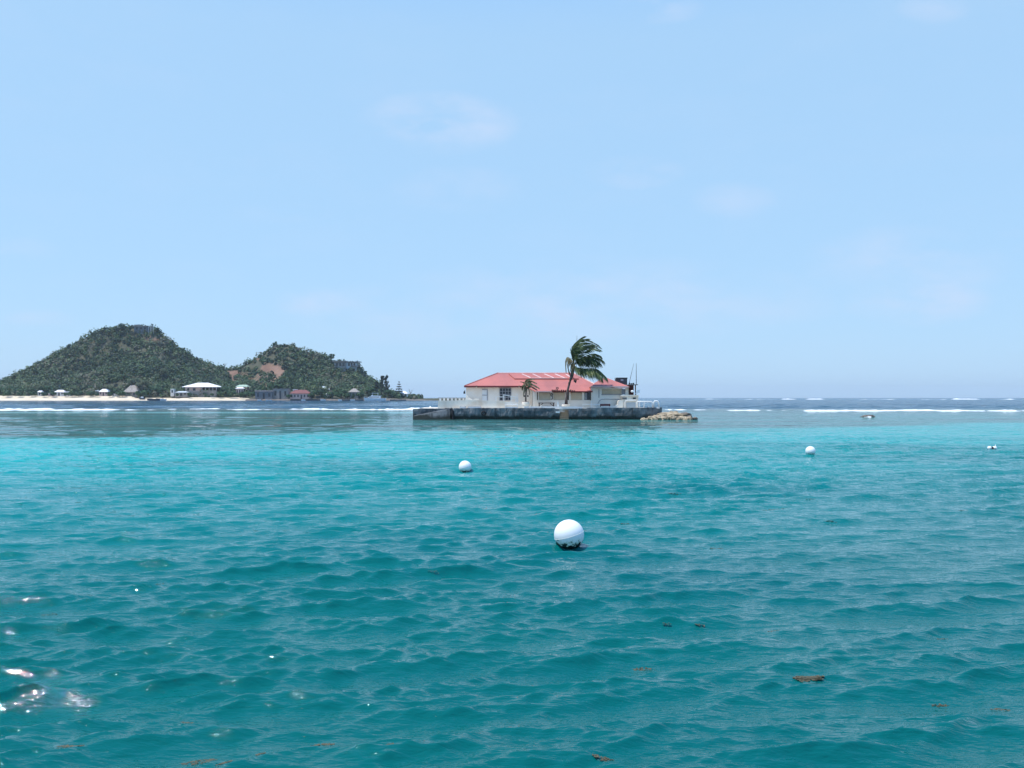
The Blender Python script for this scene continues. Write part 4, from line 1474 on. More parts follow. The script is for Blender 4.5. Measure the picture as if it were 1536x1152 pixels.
# ridge cap and hip caps
xra, xrb = V[4][0], V[5][0]
ymid = V[4][1]
MB().tube([(xra, ymid, zr + .02), (xrb, ymid, zr + .02)], .055, 6).build('ridge_cap', M['roof_white'], roof)
MB().tube([Vector(V[5]) + Vector((0, 0, .03)), Vector(V[1]) + Vector((0, 0, .03))], .075, 6).build('hip_cap', M['roof_white'], roof)
MB().tube([Vector(V[4]) + Vector((0, 0, .03)), Vector(V[0]) + Vector((0, 0, .03))], .05, 6).build('hip_cap', M['roof_red'], roof)
# raised upper roof sheet on the front slope


def on_front(px, py, lift=0.0):
    """point of the main front slope seen at photo pixel"""
    sl_ = (zr - ze) / (ymid - (YF - .4))
    # ray: z = EYE - (py-HOR)/F*y ; plane: z = ze + sl*(y-(YF-.4))
    a = -(py - HOR) / F
    y = (ze + lift - sl_ * (YF - .4) - EYE) / (a - sl_)
    return Vector((X_(px, y), y, ze + lift + sl_ * (y - (YF - .4))))


up = MB()
LF = .16
q = [on_front(772, 567.6, LF), on_front(868, 567.6, LF), on_front(860, 560.0, LF), on_front(763, 560.0, LF)]
up.slab(q, LF + .05)
up.build('upper_roof', M['roof_red'], bar)


def strip(pa, qa, pb, qb, lift, w=.10, nm='roof_strip'):
    a, b_ = on_front(pa, qa, lift), on_front(pb, qb, lift)
    d = (b_ - a).normalized()
    s_ = d.cross(Vector((0, -.4, .92))).normalized() * w
    MB().slab([a - s_, b_ - s_, b_ + s_, a + s_], .04).build(nm, M['roof_white'], roof)


strip(765.5, 560.4, 774, 568.6, .05, .13)
for pa, pb in ((783, 796), (799, 811.5), (816.5, 830.5), (832.5, 846.5), (848.5, 857)):
    strip(pa, 560.6, pb, 566.4, LF + .05, .07)
strip(797, 566.9, 850, 566.9, LF + .045, .035)
# porch: lean-to roof
YQ = 101.4
zq = Z_(586.6, YQ)
pr = MB()
pr.slab([(X_(803, YQ), YQ, zq), (X_(888.5, YQ), YQ, zq), (X_(889, YF) + .3, YF - .42, ze - .01), (X_(788, YF), YF - .42, ze - .01)], .10)
prr = pr.build('porch_roof', M['roof_red'], bar)
MB().box(X_(803, YQ), X_(828, YQ), YQ - .05, YQ - .003, zq - .13, zq - .02).build('fascia', M['roof_white'], prr)
MB().box(X_(828, YQ) + .003, X_(888.5, YQ), YQ - .05, YQ - .003, zq - .13, zq - .02).build('fascia', M['roof_dark'], prr)
# porch front wall
YO = 101.9
pw = MB()
pw.box(X_(799, YO), X_(886.5, YO), YO, YO + .2, GZ - .02, Z_(600, YO))
for p0, p1 in ((799, 805.6), (807, 808.4), (825.6, 830.2), (847.2, 848.4), (853.4, 856.2), (873, 876.6)):
    pw.box(X_(p0, YO), X_(p1, YO), YO, YO + .2, Z_(600, YO) + .002, zq + .01)
pw.box(X_(799, YF) + .003, X_(799, YF) + .2, YO + .21, YF - .003, GZ, zq + .15)
pw.build('porch_wall', M['plaster'], bar)
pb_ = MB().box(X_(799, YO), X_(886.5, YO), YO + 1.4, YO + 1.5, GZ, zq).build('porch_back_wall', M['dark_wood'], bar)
for p0, p1 in ((808.6, 825.4), (830.4, 847.0), (856.4, 872.8)):
    MB().box(X_(p0, YO), X_(p1, YO), YO + .06, YO + .14, Z_(599.8, YO), Z_(588.8, YO)).build('shutter', M['beige'], bar)
wn_ = MB().box(X_(876.8, YO), X_(886.0, YO), YO + .05, YO + .1, Z_(599.8, YO), Z_(588.6, YO)).build('window', M['dark'], bar)
MB().box(X_(877.6, YO), X_(880.2, YO), YO + .02, YO + .048, Z_(599.4, YO), Z_(589.2, YO)).build('frame', M['grey_trim'], wn_)
# wall ornament between shutters
orn = MB()
for (pa, qa, pb2, qb2) in ((826.2, 590.5, 828.8, 590.5), (828.8, 590.5, 828.8, 593.5), (826.4, 593.8, 828.6, 594.4), (826.4, 590.6, 826.4, 593.8), (828.8, 594.4, 828.8, 598.6), (826.2, 598.8, 828.8, 598.6)):
    orn.tube([at(pa, qa, YO - .04), at(pb2, qb2, YO - .04)], .045, 5)
orn.build('wall_ornament', M['dark_wood'], bar)
# left block: barred window, door, lamps
wp0, wp1, wq0, wq1 = 749.6, 766.6, 582.3, 600.5
win = MB().box(X_(wp0, YF), X_(wp1, YF), YF - .05, YF - .004, Z_(wq1, YF), Z_(wq0, YF)).build('window', M['dark'], bar)
fr = MB()
for k in range(5):
    p = wp0 + (wp1 - wp0) * k / 4
    fr.box(X_(p, YF) - .03, X_(p, YF) + .03, YF - .075, YF - .052, Z_(wq1, YF), Z_(wq0, YF))
for k in range(5):
    z = Z_(wq0 + (wq1 - wq0) * k / 4, YF)
    fr.box(X_(wp0, YF) - .03, X_(wp1, YF) + .03, YF - .1, YF - .0752, z - .03, z + .03)
fr.build('window_bars', M['grey_trim'], win)
dr = MB().box(X_(723.4, YF), X_(731.2, YF), YF - .04, YF - .003, GZ, Z_(584.2, YF)).build('door', M['plaster_clean'], bar)
df = MB()
df.box(X_(730.3, YF), X_(731.6, YF), YF - .075, YF - .042, GZ, Z_(583.8, YF))
df.box(X_(723.2, YF), X_(730.3, YF) - .002, YF - .075, YF - .042, Z_(585.0, YF), Z_(583.8, YF))
df.box(X_(723.2, YF), X_(730.3, YF) - .002, YF - .075, YF - .042, Z_(593.2, YF), Z_(592.3, YF))
df.build('door_frame', M['grey_trim'], dr)
for p in (714.6, 778.8):
    c = at(p, 579.4, YF - .55)
    lm = MB().lathe([(.02, -.06), (.16, -.05), (.17, .02), (.05, .09)], (c.x, c.z * 0 + c.y, c.z), 14).build('wall_lamp', M['dark_wood'], bar)
    MB().lathe([(.01, -.13), (.07, -.12), (.10, -.055)], (c.x, c.y, c.z), 12).build('lamp_globe', M['roof_white'], lm)
c = at(698, 588, YF + .5)
MB().box(c.x - .22, c.x - .002, c.y - .15, c.y + .15, c.z - .22, c.z + .05).prism([(c.x - .18, c.z + .051), (c.x - .02, c.z + .051), (c.x - .02, c.z + .26)], c.y - .08, c.y + .08).build('side_light', M['dark'], bar)
# two dark speakers on the porch corner
for p in (786.6, 791.6):
    pass

# right wing
YN = 101.6
wx0, wx1 = X_(885.5, YN), X_(943.5, YN)
zwe = Z_(580.2, YN)
zwr = Z_(567.2, 104.6)
V2, F2 = hip_pts(wx0, wx1, YN - .45, YN + 6.4, zwe + .02, zwr, X_(905, 104.6) - wx0, wx1 - X_(911.5, 104.6), .12)
wroof = MB().add(V2, F2).build('wing_roof', M['roof_red'], bar)
ww = MB()
ww.box(X_(886.8, YN) + .003, X_(932, YN), YN, YN + .2, GZ - .02, Z_(592.2, YN))
ww.box(X_(886.8, YN) + .003, X_(902.6, YN), YN, YN + .2, Z_(592.2, YN) + .002, zwe - .1)
ww.box(X_(902.6, YN) + .002, X_(932, YN), YN, YN + .2, Z_(583.6, YN), zwe - .1)
ww.box(X_(886.8, YN) + .003, X_(886.8, YN) + .2, YN + .203, YN + 5.8, GZ, zwe - .1)
ww.box(X_(886.8, YN) + .21, X_(943, YN), YN + 5.6, YN + 5.8, GZ, zwe - .1)
ww.build('wing_wall', M['plaster'], bar)
MB().box(X_(902.6, YN) + .004, X_(932, YN) - .002, YN + .1, YN + .16, Z_(592.2, YN) + .004, Z_(583.6, YN) - .002).build('shutter', M['beige'], bar)
MB().box(X_(902, YN), X_(932.5, YN), YN - .06, YN - .003, Z_(592.6, YN), Z_(591.6, YN)).build('sill', M['grey_trim'], bar)
MB().box(X_(897.8, YN), X_(898.8, YN), YN - .05, YN - .003, Z_(596.5, YN), Z_(583.8, YN)).build('drain_pipe', M['grey_trim'], bar)
ar = MB()
arp = [at(896.6, 608, YN - .03), at(897.4, 604, YN - .03), at(899.4, 600.8, YN - .03), at(902.6, 599.0, YN - .03), at(908, 598.6, YN - .03), at(930, 599.4, YN - .03)]
ar.tube(arp, .035, 6)
ar.build('arch_trim', M['grey_trim'], bar)
# scalloped fascia under the wing roof
fsm = MB()
Yf = YN - .52
pxs = np.arange(886, 943, 1.5)
for i, p in enumerate(pxs):
    hgt = 1.1 + 2.2 * max(0, mnoise.noise(Vector((p * .35, 3, 1)))) + (1.6 if 926 < p < 940 else .6 if 904 < p < 914 else 0)
    if 915 < p < 921:
        hgt = .7
    fsm.box(X_(p, Yf), X_(p + 1.5, Yf) - .003, Yf, Yf + .05, Z_(580.0 + hgt, Yf), Z_(579.3, Yf))
fsm.build('fascia', M['roof_white'], wroof)
# side room with balcony at the right end
sr = MB()
sr.box(X_(932, YN) + .003, X_(956.5, YN), YN - .5, YN + .0, GZ, Z_(594.6, YN))
sr.box(X_(938.2, YN), X_(943.0, YN), YN, YN + .25, Z_(592.3, YN) + .003, Z_(580.6, YN))
sr.box(X_(955.4, YN), X_(956.6, YN), YN + .003, YN + 4.5, GZ, Z_(592.3, YN))
sr.build('side_wall', M['cream'], bar)
MB().box(X_(930.5, YN), X_(957, YN), YN - .62, YN + 4.5, Z_(594.6, YN) + .003, Z_(592.3, YN)).build('balcony_floor', M['plaster'], bar)
MB().box(X_(941.5, YN), X_(956.5, YN), YN - .4, YN + 4.4, Z_(577.6, YN), Z_(576.6, YN)).build('balcony_roof', M['house_grey'], bar)
MB().box(X_(943.2, YN), X_(953.4, YN), YN + 1.6, YN + 1.75, Z_(592.3, YN) + .003, Z_(577.6, YN) - .003).build('balcony_back_wall', M['red_wood'], bar)
MB().box(X_(943.0, YN), X_(944.2, YN), YN - .1, YN + .1, Z_(592.3, YN) + .003, Z_(577.6, YN) - .003).box(X_(952.6, YN), X_(953.8, YN), YN - .1, YN + .1, Z_(592.3, YN) + .003, Z_(577.6, YN) - .003).build('balcony_post', M['dark_wood'], bar)
MB().box(X_(933, YN), X_(938.0, YN), YN + .16, YN + .22, Z_(591.8, YN), Z_(583.6, YN)).build('window', M['grey_trim'], bar)
for p0, p1 in ((932.6, 939.2), (948.4, 952.8)):
    vt = MB().box(X_(p0, YN), X_(p1, YN), YN - .54, YN - .503, Z_(599.0, YN), Z_(596.2, YN)).build('vent', M['grey_trim'], bar)
    sl2 = MB()
    for k in range(4):
        p = p0 + (p1 - p0) * (k + .5) / 4
        sl2.box(X_(p, YN) - .03, X_(p, YN) + .03, YN - .57, YN - .542, Z_(598.6, YN), Z_(596.6, YN))
    sl2.build('slats', M['dark'], vt)
dp = MB().box(X_(938.6, YN), X_(952.4, YN), YN - .55, YN - .503, GZ, Z_(603.6, YN)).build('door', M['roof_far_grey'], bar)
dt = MB()
dt.tube([at(937.4, 612, YN - .58), at(937.4, 604, YN - .58), at(938.6, 601.4, YN - .58), at(941, 600.6, YN - .58), at(954, 600.4, YN - .58)], .07, 6)
dt.build('door_trim', M['plaster_clean'], dp)
# stepped plaster flank
fl = MB().prism([(X_(918, YN), GZ), (X_(921.5, YN), Z_(608, YN)), (X_(924, YN), Z_(606.8, YN)), (X_(925, YN), Z_(601.5, YN)), (X_(927.5, YN), Z_(600.4, YN)), (X_(931.9, YN), Z_(600.2, YN)), (X_(931.9, YN), GZ)], YN - 1.5, YN - .02)
fl.build('stepped_flank', M['cream'], bar)

# eave name sign: row of dark driftwood pieces
sg = empty('driftwood_sign', (X_(846, YQ), YQ - .2, zq + .1), 'row of dark driftwood pieces standing on the porch eave', 'sign')
random.seed(5)
for k in range(13):
    p = 828.6 + k * 2.75
    h_ = random.uniform(1.9, 3.1)
    w_ = random.uniform(.75, 1.15)
    q0 = 587.3
    pm = MB()
    x_, yb_ = X_(p, YQ), YQ - .12
    pm.tube([at(p - w_ * .7, q0, yb_), at(p - w_ * .5, q0 - h_, yb_)], .045, 5)
    pm.tube([at(p + w_ * .6, q0, yb_), at(p + w_ * .7, q0 - h_ * .95, yb_)], .045, 5)
    pm.tube([at(p - w_ * .6, q0 - h_ * random.uniform(.4, .95), yb_), at(p + w_ * .7, q0 - h_ * random.uniform(.4, .95), yb_)], .045, 5)
    pm.build('driftwood_piece', M['dark_wood'], sg)
pm = MB()
for a_ in range(6):
    t0, t1 = a_ * 1.047, (a_ + 1) * 1.047
    pm.tube([at(836 + 1.7 * math.cos(t0), 582.2 + 1.3 * math.sin(t0), YQ - .12), at(836 + 1.7 * math.cos(t1), 582.2 + 1.3 * math.sin(t1), YQ - .12)], .05, 5)
pm.tube([at(836, 583.5, YQ - .12), at(836, 585, YQ - .12)], .04, 5)
pm.build('driftwood_ring', M['dark_wood'], sg)

# roof tank
YK = 105.6
tk = empty('roof_tank', at(932, 575, YK), 'dark grey boxy water tank on the roof of the right wing', 'tank')
MB().box(X_(924.2, YK), X_(940.8, YK), YK, YK + 1.3, Z_(578, YK), Z_(568.4, YK)).build('body', M['tank'], tk)
MB().box(X_(923.8, YK), X_(941.2, YK), YK - .06, YK + 1.36, Z_(568.4, YK) + .003, Z_(566.4, YK)).build('lid', M['dark'], tk)
MB().box(X_(931, YK), X_(935, YK), YK - .03, YK - .002, Z_(571, YK), Z_(569, YK)).build('fitting', M['roof_far_grey'], tk)
# clutter on the balcony roof
for i, (p, w_, h_, lb) in enumerate(((944.4, 1.6, 2.6, 'small dark upright bin left on the balcony roof'), (947.2, 1.8, 1.8, 'low dark crate in the middle of the balcony roof'), (950.2, 2.2, 2.2, 'dark crate right on the balcony roof by the mast'))):
    Yc_ = YN + .8
    z0 = Z_(576.6, YN)
    s_ = Yc_ / F
    ob = MB().prism([(X_(p - w_ / 2, Yc_), z0), (X_(p - w_ * .6, Yc_), z0 + h_ * s_), (X_(p, Yc_), z0 + h_ * s_ * 1.15), (X_(p + w_ * .55, Yc_), z0 + h_ * s_ * .95), (X_(p + w_ / 2, Yc_), z0)], Yc_, Yc_ + .25).build(
        'crate', M['dark'], loc=(X_(p, Yc_), Yc_, z0))
    tag(ob, lb, 'crate')
# masts
tag(MB().tube([at(954.4, 577, YN + .3), at(954.4, 545, YN + .3)], [.045, .022], 6).build('radio_mast', M['metal'], loc=at(954.4, 577, YN + .3)), 'straight vertical grey mast at the right end of the bar', 'mast')
tag(MB().tube([at(943.4, 576.6, YN + 1.2), at(947.2, 560, YN + 1.2), at(950.8, 545, YN + 1.2)], [.035, .026, .014], 6).build('whip_aerial', M['metal'], loc=at(943.4, 576, YN + 1.2)), 'thin leaning whip aerial left of the vertical mast', 'aerial')
tag(MB().tube([at(864.6, 562, 106.5), at(865.4, 503.5, 106.5)], [.04, .016], 6).build('thin_aerial', M['metal'], loc=at(864.6, 562, 106.5)), 'thin aerial rising from the roof behind the big palm', 'aerial')
# dish and speaker plate
c = at(948.4, 587, YN - .45)
ds = empty('round_float', c, 'round white float hanging at the balcony opening', 'float')
MB().lathe([(.01, -.13), (.12, -.11), (.19, -.03), (.19, .03), (.12, .11), (.01, .13)], c, 16).build('shell', M['gel'], ds, smooth=True)
MB().tube([c + Vector((0, 0, .1)), at(948.4, 577.5, YN - .38)], .015, 5).build('rope', M['dark_wood'], ds)
c = at(957, 588.5, YN - .2)
tilt = MB().prism([(c.x - .34, c.z - .16), (c.x - .16, c.z - .2), (c.x + .2, c.z - .02), (c.x + .22, c.z + .26), (c.x + .02, c.z + .3), (c.x - .2, c.z + .05)], c.y - .06, c.y + .1)
dsh = empty('satellite_dish', c, 'tilted white dish bracketed to the right end of the balcony', 'dish')
tilt.build('dish_panel', M['gel'], dsh)
MB().tube([at(953.5, 592, YN - .1), at(955.6, 589.5, YN - .1)], .05, 6).build('bracket', M['metal'], dsh)

# right hand railing
rr_ = empty('terrace_railing', (X_(972, 100.5), 100.5, GZ), 'white pipe railing right of the bar above the rocks', 'railing')
Yg = 100.5
top_z = Z_(602.4, Yg)
MB().tube([(X_(955, Yg), Yg, GZ), (X_(955, Yg), Yg, top_z - .1), (X_(956, Yg), Yg, top_z), (X_(977, Yg), Yg, top_z), (X_(978.6, Yg), Yg, top_z - .12), (X_(978.8, Yg), Yg, GZ)], .07, 8).build('hoop', M['plaster_clean'], rr_, smooth=True)
MB().tube([(X_(980.6, Yg), Yg, GZ), (X_(980.8, Yg), Yg, top_z - .1), (X_(982, Yg), Yg, top_z + .06), (X_(986, Yg), Yg, top_z + .06), (X_(988, Yg), Yg, top_z - .12), (X_(988.6, Yg), Yg, GZ)], .08, 8).build('hoop', M['plaster_clean'], rr_, smooth=True)
for p in (966, 959.5):
    MB().tube([(X_(p, Yg), Yg, GZ), (X_(p, Yg), Yg, top_z - .04)], .055, 7).build('post', M['plaster_clean'], rr_, smooth=True)
for p, w_, lb in ((974, 4, 'low white stone at the foot of the pipe railing'), (987, 5, 'white stone under the right hoop of the pipe railing')):
    tag(MB().prism([(X_(p - w_ / 2, 99.6), GZ), (X_(p - w_ * .3, 99.6), GZ + .13), (X_(p + w_ * .3, 99.6), GZ + .15), (X_(p + w_ / 2, 99.6), GZ)], 99.5, 99.8).build('white_stone', M['plaster_clean'], loc=(X_(p, 99.6), 99.6, GZ)), lb, 'stone')

# terrace edge: low white kerb and fence pieces
kb = MB()
Yk = 98.65
kb.box(X_(786, Yk), X_(866, Yk), Yk, Yk + .3, GZ - .01, Z_(609.6, Yk))
kb.box(X_(866, Yk) + .003, X_(874, Yk), Yk, Yk + .28, GZ - .01, Z_(610.2, Yk))
tag(kb.build('terrace_kerb', M['plaster_clean'], loc=(X_(826, Yk), Yk, GZ)), 'low white kerb along the terrace edge before the porch', 'kerb')
kb2 = MB().prism([(X_(875, Yk), GZ - .01), (X_(875, Yk), Z_(610.6, Yk)), (X_(915, Yk), Z_(609.8, Yk)), (X_(919, Yk), Z_(608.2, Yk)), (X_(922, Yk), Z_(608.4, Yk)), (X_(926, Yk), GZ - .01)], Yk + .2, Yk + .5)
tag(kb2.build('terrace_kerb', M['plaster'], loc=(X_(900, Yk), Yk, GZ)), 'low white kerb rising at its right end before the right wing', 'kerb')
Yf2 = 99.4
fc = empty('terrace_fence', (X_(885, Yf2), Yf2, GZ), 'white post and rail fence before the dark window', 'fence')
MB().box(X_(874, Yf2), X_(900, Yf2), Yf2 - .03, Yf2 + .03, Z_(607.0, Yf2), Z_(606.0, Yf2)).build('rail', M['plaster_clean'], fc)
MB().box(X_(886, Yf2), X_(887.6, Yf2), Yf2 - .06, Yf2 - .032, GZ, Z_(601.0, Yf2)).build('post', M['plaster_clean'], fc)
MB().box(X_(874.2, Yf2), X_(875, Yf2), Yf2 - .06, Yf2 - .032, GZ, Z_(606, Yf2)).build('post', M['plaster_clean'], fc)
wp = MB().box(X_(836.2, Yk), X_(838.2, Yk), Yk + .31, Yk + .45, GZ, Z_(603.6, Yk)).prism([(X_(836.0, Yk), Z_(603.6, Yk) + .003), (X_(838.4, Yk), Z_(603.6, Yk) + .003), (X_(837.2, Yk), Z_(602.2, Yk))], Yk + .3, Yk + .46)
tag(wp.build('gate_post', M['plaster_clean'], loc=(X_(837, Yk), Yk, GZ)), 'white pointed post standing at the top of the steps', 'post')
for p, lb in ((795.5, 'short white stub post by the small palm planter'), (811.5, 'short white stub post before the picnic table')):
    tag(MB().lathe([(.07, GZ), (.07, Z_(608.6, Yk)), (.03, Z_(607.6, Yk))], (X_(p, Yk), Yk - .1, 0), 10).build('bollard', M['plaster'], loc=(X_(p, Yk), Yk - .1, GZ)), lb, 'bollard')
# red crate bench
rb = empty('red_bench', (X_(907.5, 99.9), 99.9, GZ), 'dark red slatted bench before the right wing', 'bench')
MB().box(X_(900.4, 99.9), X_(915.4, 99.9), 99.9, 100.3, Z_(606.4, 99.9), Z_(605.8, 99.9)).build('seat', M['red_wood'], rb)
MB().box(X_(900.4, 99.9), X_(915.4, 99.9), 99.86, 99.895, Z_(608.8, 99.9), Z_(606.5, 99.9)).build('apron', M['red_wood'], rb)
for p in (901, 914.6):
    for y in (99.93, 100.2):
        MB().box(X_(p, 99.9) - .03, X_(p, 99.9) + .03, y, y + .06, GZ, Z_(606.4, 99.9) - .003).build('leg', M['dark_wood'], rb)
# picnic table
Yt = 100.3
pt = empty('picnic_table', (X_(820, Yt), Yt, GZ), 'dark brown wooden picnic table with braced legs on the terrace', 'table')
MB().box(X_(807.8, Yt), X_(832, Yt), Yt, Yt + .8, Z_(604.9, Yt), Z_(603.9, Yt)).build('tabletop', M['dark_wood'], pt)
for y in (Yt + .05, Yt + .7):
    for p in (809, 830.6):
        MB().box(X_(p, Yt) - .05, X_(p, Yt) + .05, y, y + .07, GZ, Z_(604.9, Yt) - .003).build('leg', M['dark_wood'], pt)
MB().tube([at(810, 608.5, Yt + .1), at(814.5, 605.0, Yt + .1)], .04, 5).build('brace', M['dark_wood'], pt)
MB().tube([at(829.6, 608.5, Yt + .1), at(825.2, 605.0, Yt + .1)], .04, 5).build('brace', M['dark_wood'], pt)

# planters
Yn = 99.6


def planter(p0, p1, q0, label, matn, seed):
    r = empty('planter', (X_((p0 + p1) / 2, Yn), Yn, GZ), label, 'planter')
    c = (X_((p0 + p1) / 2, Yn), Yn + .5, 0)
    w = (X_(p1, Yn) - X_(p0, Yn)) / 2
    z1 = Z_(q0, Yn)
    zm = GZ + (z1 - GZ) * .5
    MB().lathe([(w * .86, GZ - .02), (w * .80, zm), (w, zm + .06), (w * 1.0, z1 - .03), (w * .92, z1)], c, 18).build('bowl', M[matn], r)
    MB().lathe([(.02, z1 + .002), (w * .85, z1 + .003), (w * .6, z1 + .05), (.02, z1 + .07)], c, 14).build('soil', M['dark_wood'], r)


planter(843, 855.4, 606.8, 'pale pinkish planter at the foot of the big windblown palm', 'cream', 1)
planter(783, 794.2, 603.0, 'stepped cream planter of the small dry palm', 'cream', 2)
# the two dark things on the porch corner: lanterns on hooks
for p, lb in ((786.4, 'dark lantern hanging left of the small palm trunk'), (791.8, 'dark lantern hanging right of the small palm trunk')):
    c = at(p, 594.2, 100.6)
    r = empty('lantern', c, lb, 'lantern')
    MB().lathe([(.05, -.1), (.09, -.07), (.09, .07), (.04, .12)], c, 10).build('body', M['dark'], r)
    MB().tube([c + Vector((0, 0, .1)), at(p, 590, 100.6), at((p + 788.5) / 2, 589.3, 100.4)], .012, 4).build('hook', M['dark_wood'], r)

# ---------------- palms on the bar island
random.seed(21)
Yb = 100.0
big = empty('coconut_palm', at(849.3, 608, Yb + .1), 'big coconut palm with all its fronds blown to the right', 'palm tree')
tp = [at(849.2, 608.5, Yb + .1), at(849.6, 598, Yb + .1), at(851.6, 585, Yb + .1), at(855.0, 572, Yb + .1), at(857.6, 563.5, Yb + .1), at(859.6, 555, Yb + .1), at(861.0, 546, Yb + .1)]
MB().tube(tp, [.20, .145, .125, .12, .21, .17, .10], 12).build('trunk', M['trunk'], big, smooth=True)


def fr_px(pts):
    return [at(px, py, Yb + .1 + dy) for px, py, dy in pts]


WIND = (1.0, 0, .05)
fronds = [  # (points, leaflet length, wind, droop, count)
    ([(861, 545, 0), (857.6, 531, -.2), (861.5, 517, -.3), (869, 509, -.3), (874.5, 505.5, -.2)], 1.05, (.9, -.1, .25), .25, 40),
    ([(861, 545, 0), (858.2, 532, .2), (863.5, 517, .5), (877, 509, .6), (895, 517, .5)], 1.1, (1.0, 0, -.1), .5, 44),
    ([(861, 545, 0), (859, 532, -.4), (866, 519, -.8), (880, 514, -1.0), (897.5, 520.5, -1.1)], 1.0, (1.0, 0, -.05), .45, 44),
    ([(861, 545, 0), (861, 533, .6), (870, 522, 1.0), (884, 518, 1.2), (898, 524, 1.3)], 1.0, (1.0, .1, -.1), .5, 40),
    ([(862, 546, 0), (866, 537, -.6), (876, 529, -1.1), (887, 523, -1.4), (896, 525, -1.5)], .95, (1.0, 0, -.1), .5, 38),
    ([(862, 546, 0), (870, 540, .5), (880, 535.5, .8), (892, 535, 1.0), (903.5, 540, 1.0)], 1.05, (.8, 0, -.5), 1.0, 44),
    ([(862, 547, 0), (868, 540.5, -.5), (878, 538, -1.0), (889, 538.5, -1.3), (899, 544, -1.4)], 1.05, (.75, 0, -.6), 1.0, 42),
    ([(862, 547, 0), (872, 543, -.2), (882, 542, -.4), (893, 545.5, -.5)], .9, (.7, 0, -.6), 1.0, 36),
    ([(862, 551, 0), (869, 553.5, -.3), (882, 552.8, -.8), (896, 554, -1.2), (908.5, 565, -1.4)], 1.05, (.55, 0, -.7), 1.0, 46),
    ([(862, 551, 0), (870, 555, .4), (881, 555, .7), (892, 557.5, .9), (900, 565, 1.0)], .95, (.55, 0, -.7), 1.0, 40),
    ([(861, 545, 0), (857, 530, .5), (860, 518, .9), (868, 511, 1.1), (880, 508.5, 1.2)], 1.1, (1.0, 0, .1), .3, 42),
    ([(861, 545, 0), (859.5, 534, -.9), (864, 525, -1.5), (873, 520, -1.9), (886, 521, -2.1)], 1.05, (1.0, 0, -.15), .5, 42),
    ([(862, 551, 0), (872, 552.5, -.9), (884, 554.5, -1.8), (895, 558.5, -2.4), (902, 566, -2.6)], 1.0, (.5, 0, -.7), 1.0, 42),
    ([(861, 545, 0), (863, 534, -.2), (870, 525, -.3), (880, 518.5, -.4), (890, 517.5, -.4)], 1.0, (1.0, 0, -.25), .7, 40),
    ([(862, 546, 0), (871, 537.5, .1), (881, 533, .1), (891, 530.5, .1), (899, 533, .1)], 1.0, (.9, 0, -.4), .8, 40),
    ([(861, 547, 0), (865, 552, -1.2), (869, 557.5, -1.6)], .55, (.4, -.2, -.8), 1.0, 20),
]
Vf, Qf = [], []
mid = MB()
for pts_, L_, wd, dp_, cnt in fronds:
    v, q, ln = frond_quads(fr_px(pts_), L_, wd, dp_, cnt, .044)
    b_ = len(Vf)
    Vf += [tuple(x) for x in v]
    Qf += [tuple(i + b_ for i in f) for f in q]
    mid.tube(ln, [.045 - .0025 * i for i in range(len(ln))], 5)
o = np_mesh('fronds', np.array(Vf) - np.array(big.location), np.array(Qf), M['palm_leaf'], parent=big)
mid.build('frond_stems', M['palm_leaf'], big)
dry = [
    ([(860.5, 547, 0), (856, 538, -.3), (850.5, 536, -.4), (848.2, 543, -.4), (848.8, 555, -.4)], .55, (.25, 0, -.8), 1.0, 32),
    ([(860.5, 547, 0), (856.5, 540.5, .3), (852, 541.5, .4), (851.8, 550, .4), (854, 558, .4)], .55, (.3, 0, -.8), 1.0, 30),
    ([(860.5, 548, 0), (859, 544, -.5), (857.5, 549, -.7), (858, 558, -.7)], .5, (.4, 0, -.8), 1.0, 24),
]
Vf, Qf = [], []
for pts_, L_, wd, dp_, cnt in dry:
    v, q, ln = frond_quads(fr_px(pts_), L_, wd, dp_, cnt, .05)
    b_ = len(Vf)
    Vf += [tuple(x) for x in v]
    Qf += [tuple(i + b_ for i in f) for f in q]
o = np_mesh('dry_fronds', np.array(Vf) - np.array(big.location), np.array(Qf), M['palm_dry'], parent=big)
tag(o, 'older greyish fronds drooping on the windward left side')
nuts = MB()
for (p, q_, dy) in ((855.5, 570, -.2), (861.5, 571.5, -.1), (863.4, 573, .1), (853.5, 574.5, .0), (864.0, 571, .3)):
    c = at(p, q_, Yb + dy)
    nuts.lathe([(.01, -.13), (.085, -.07), (.10, .02), (.05, .11), (.01, .13)], c, 8)
    nuts.tube([c + Vector((0, 0, .1)), at(858, 564.5, Yb + .1)], .016, 4)
nuts.build('coconuts', M['trunk'], big, smooth=True)

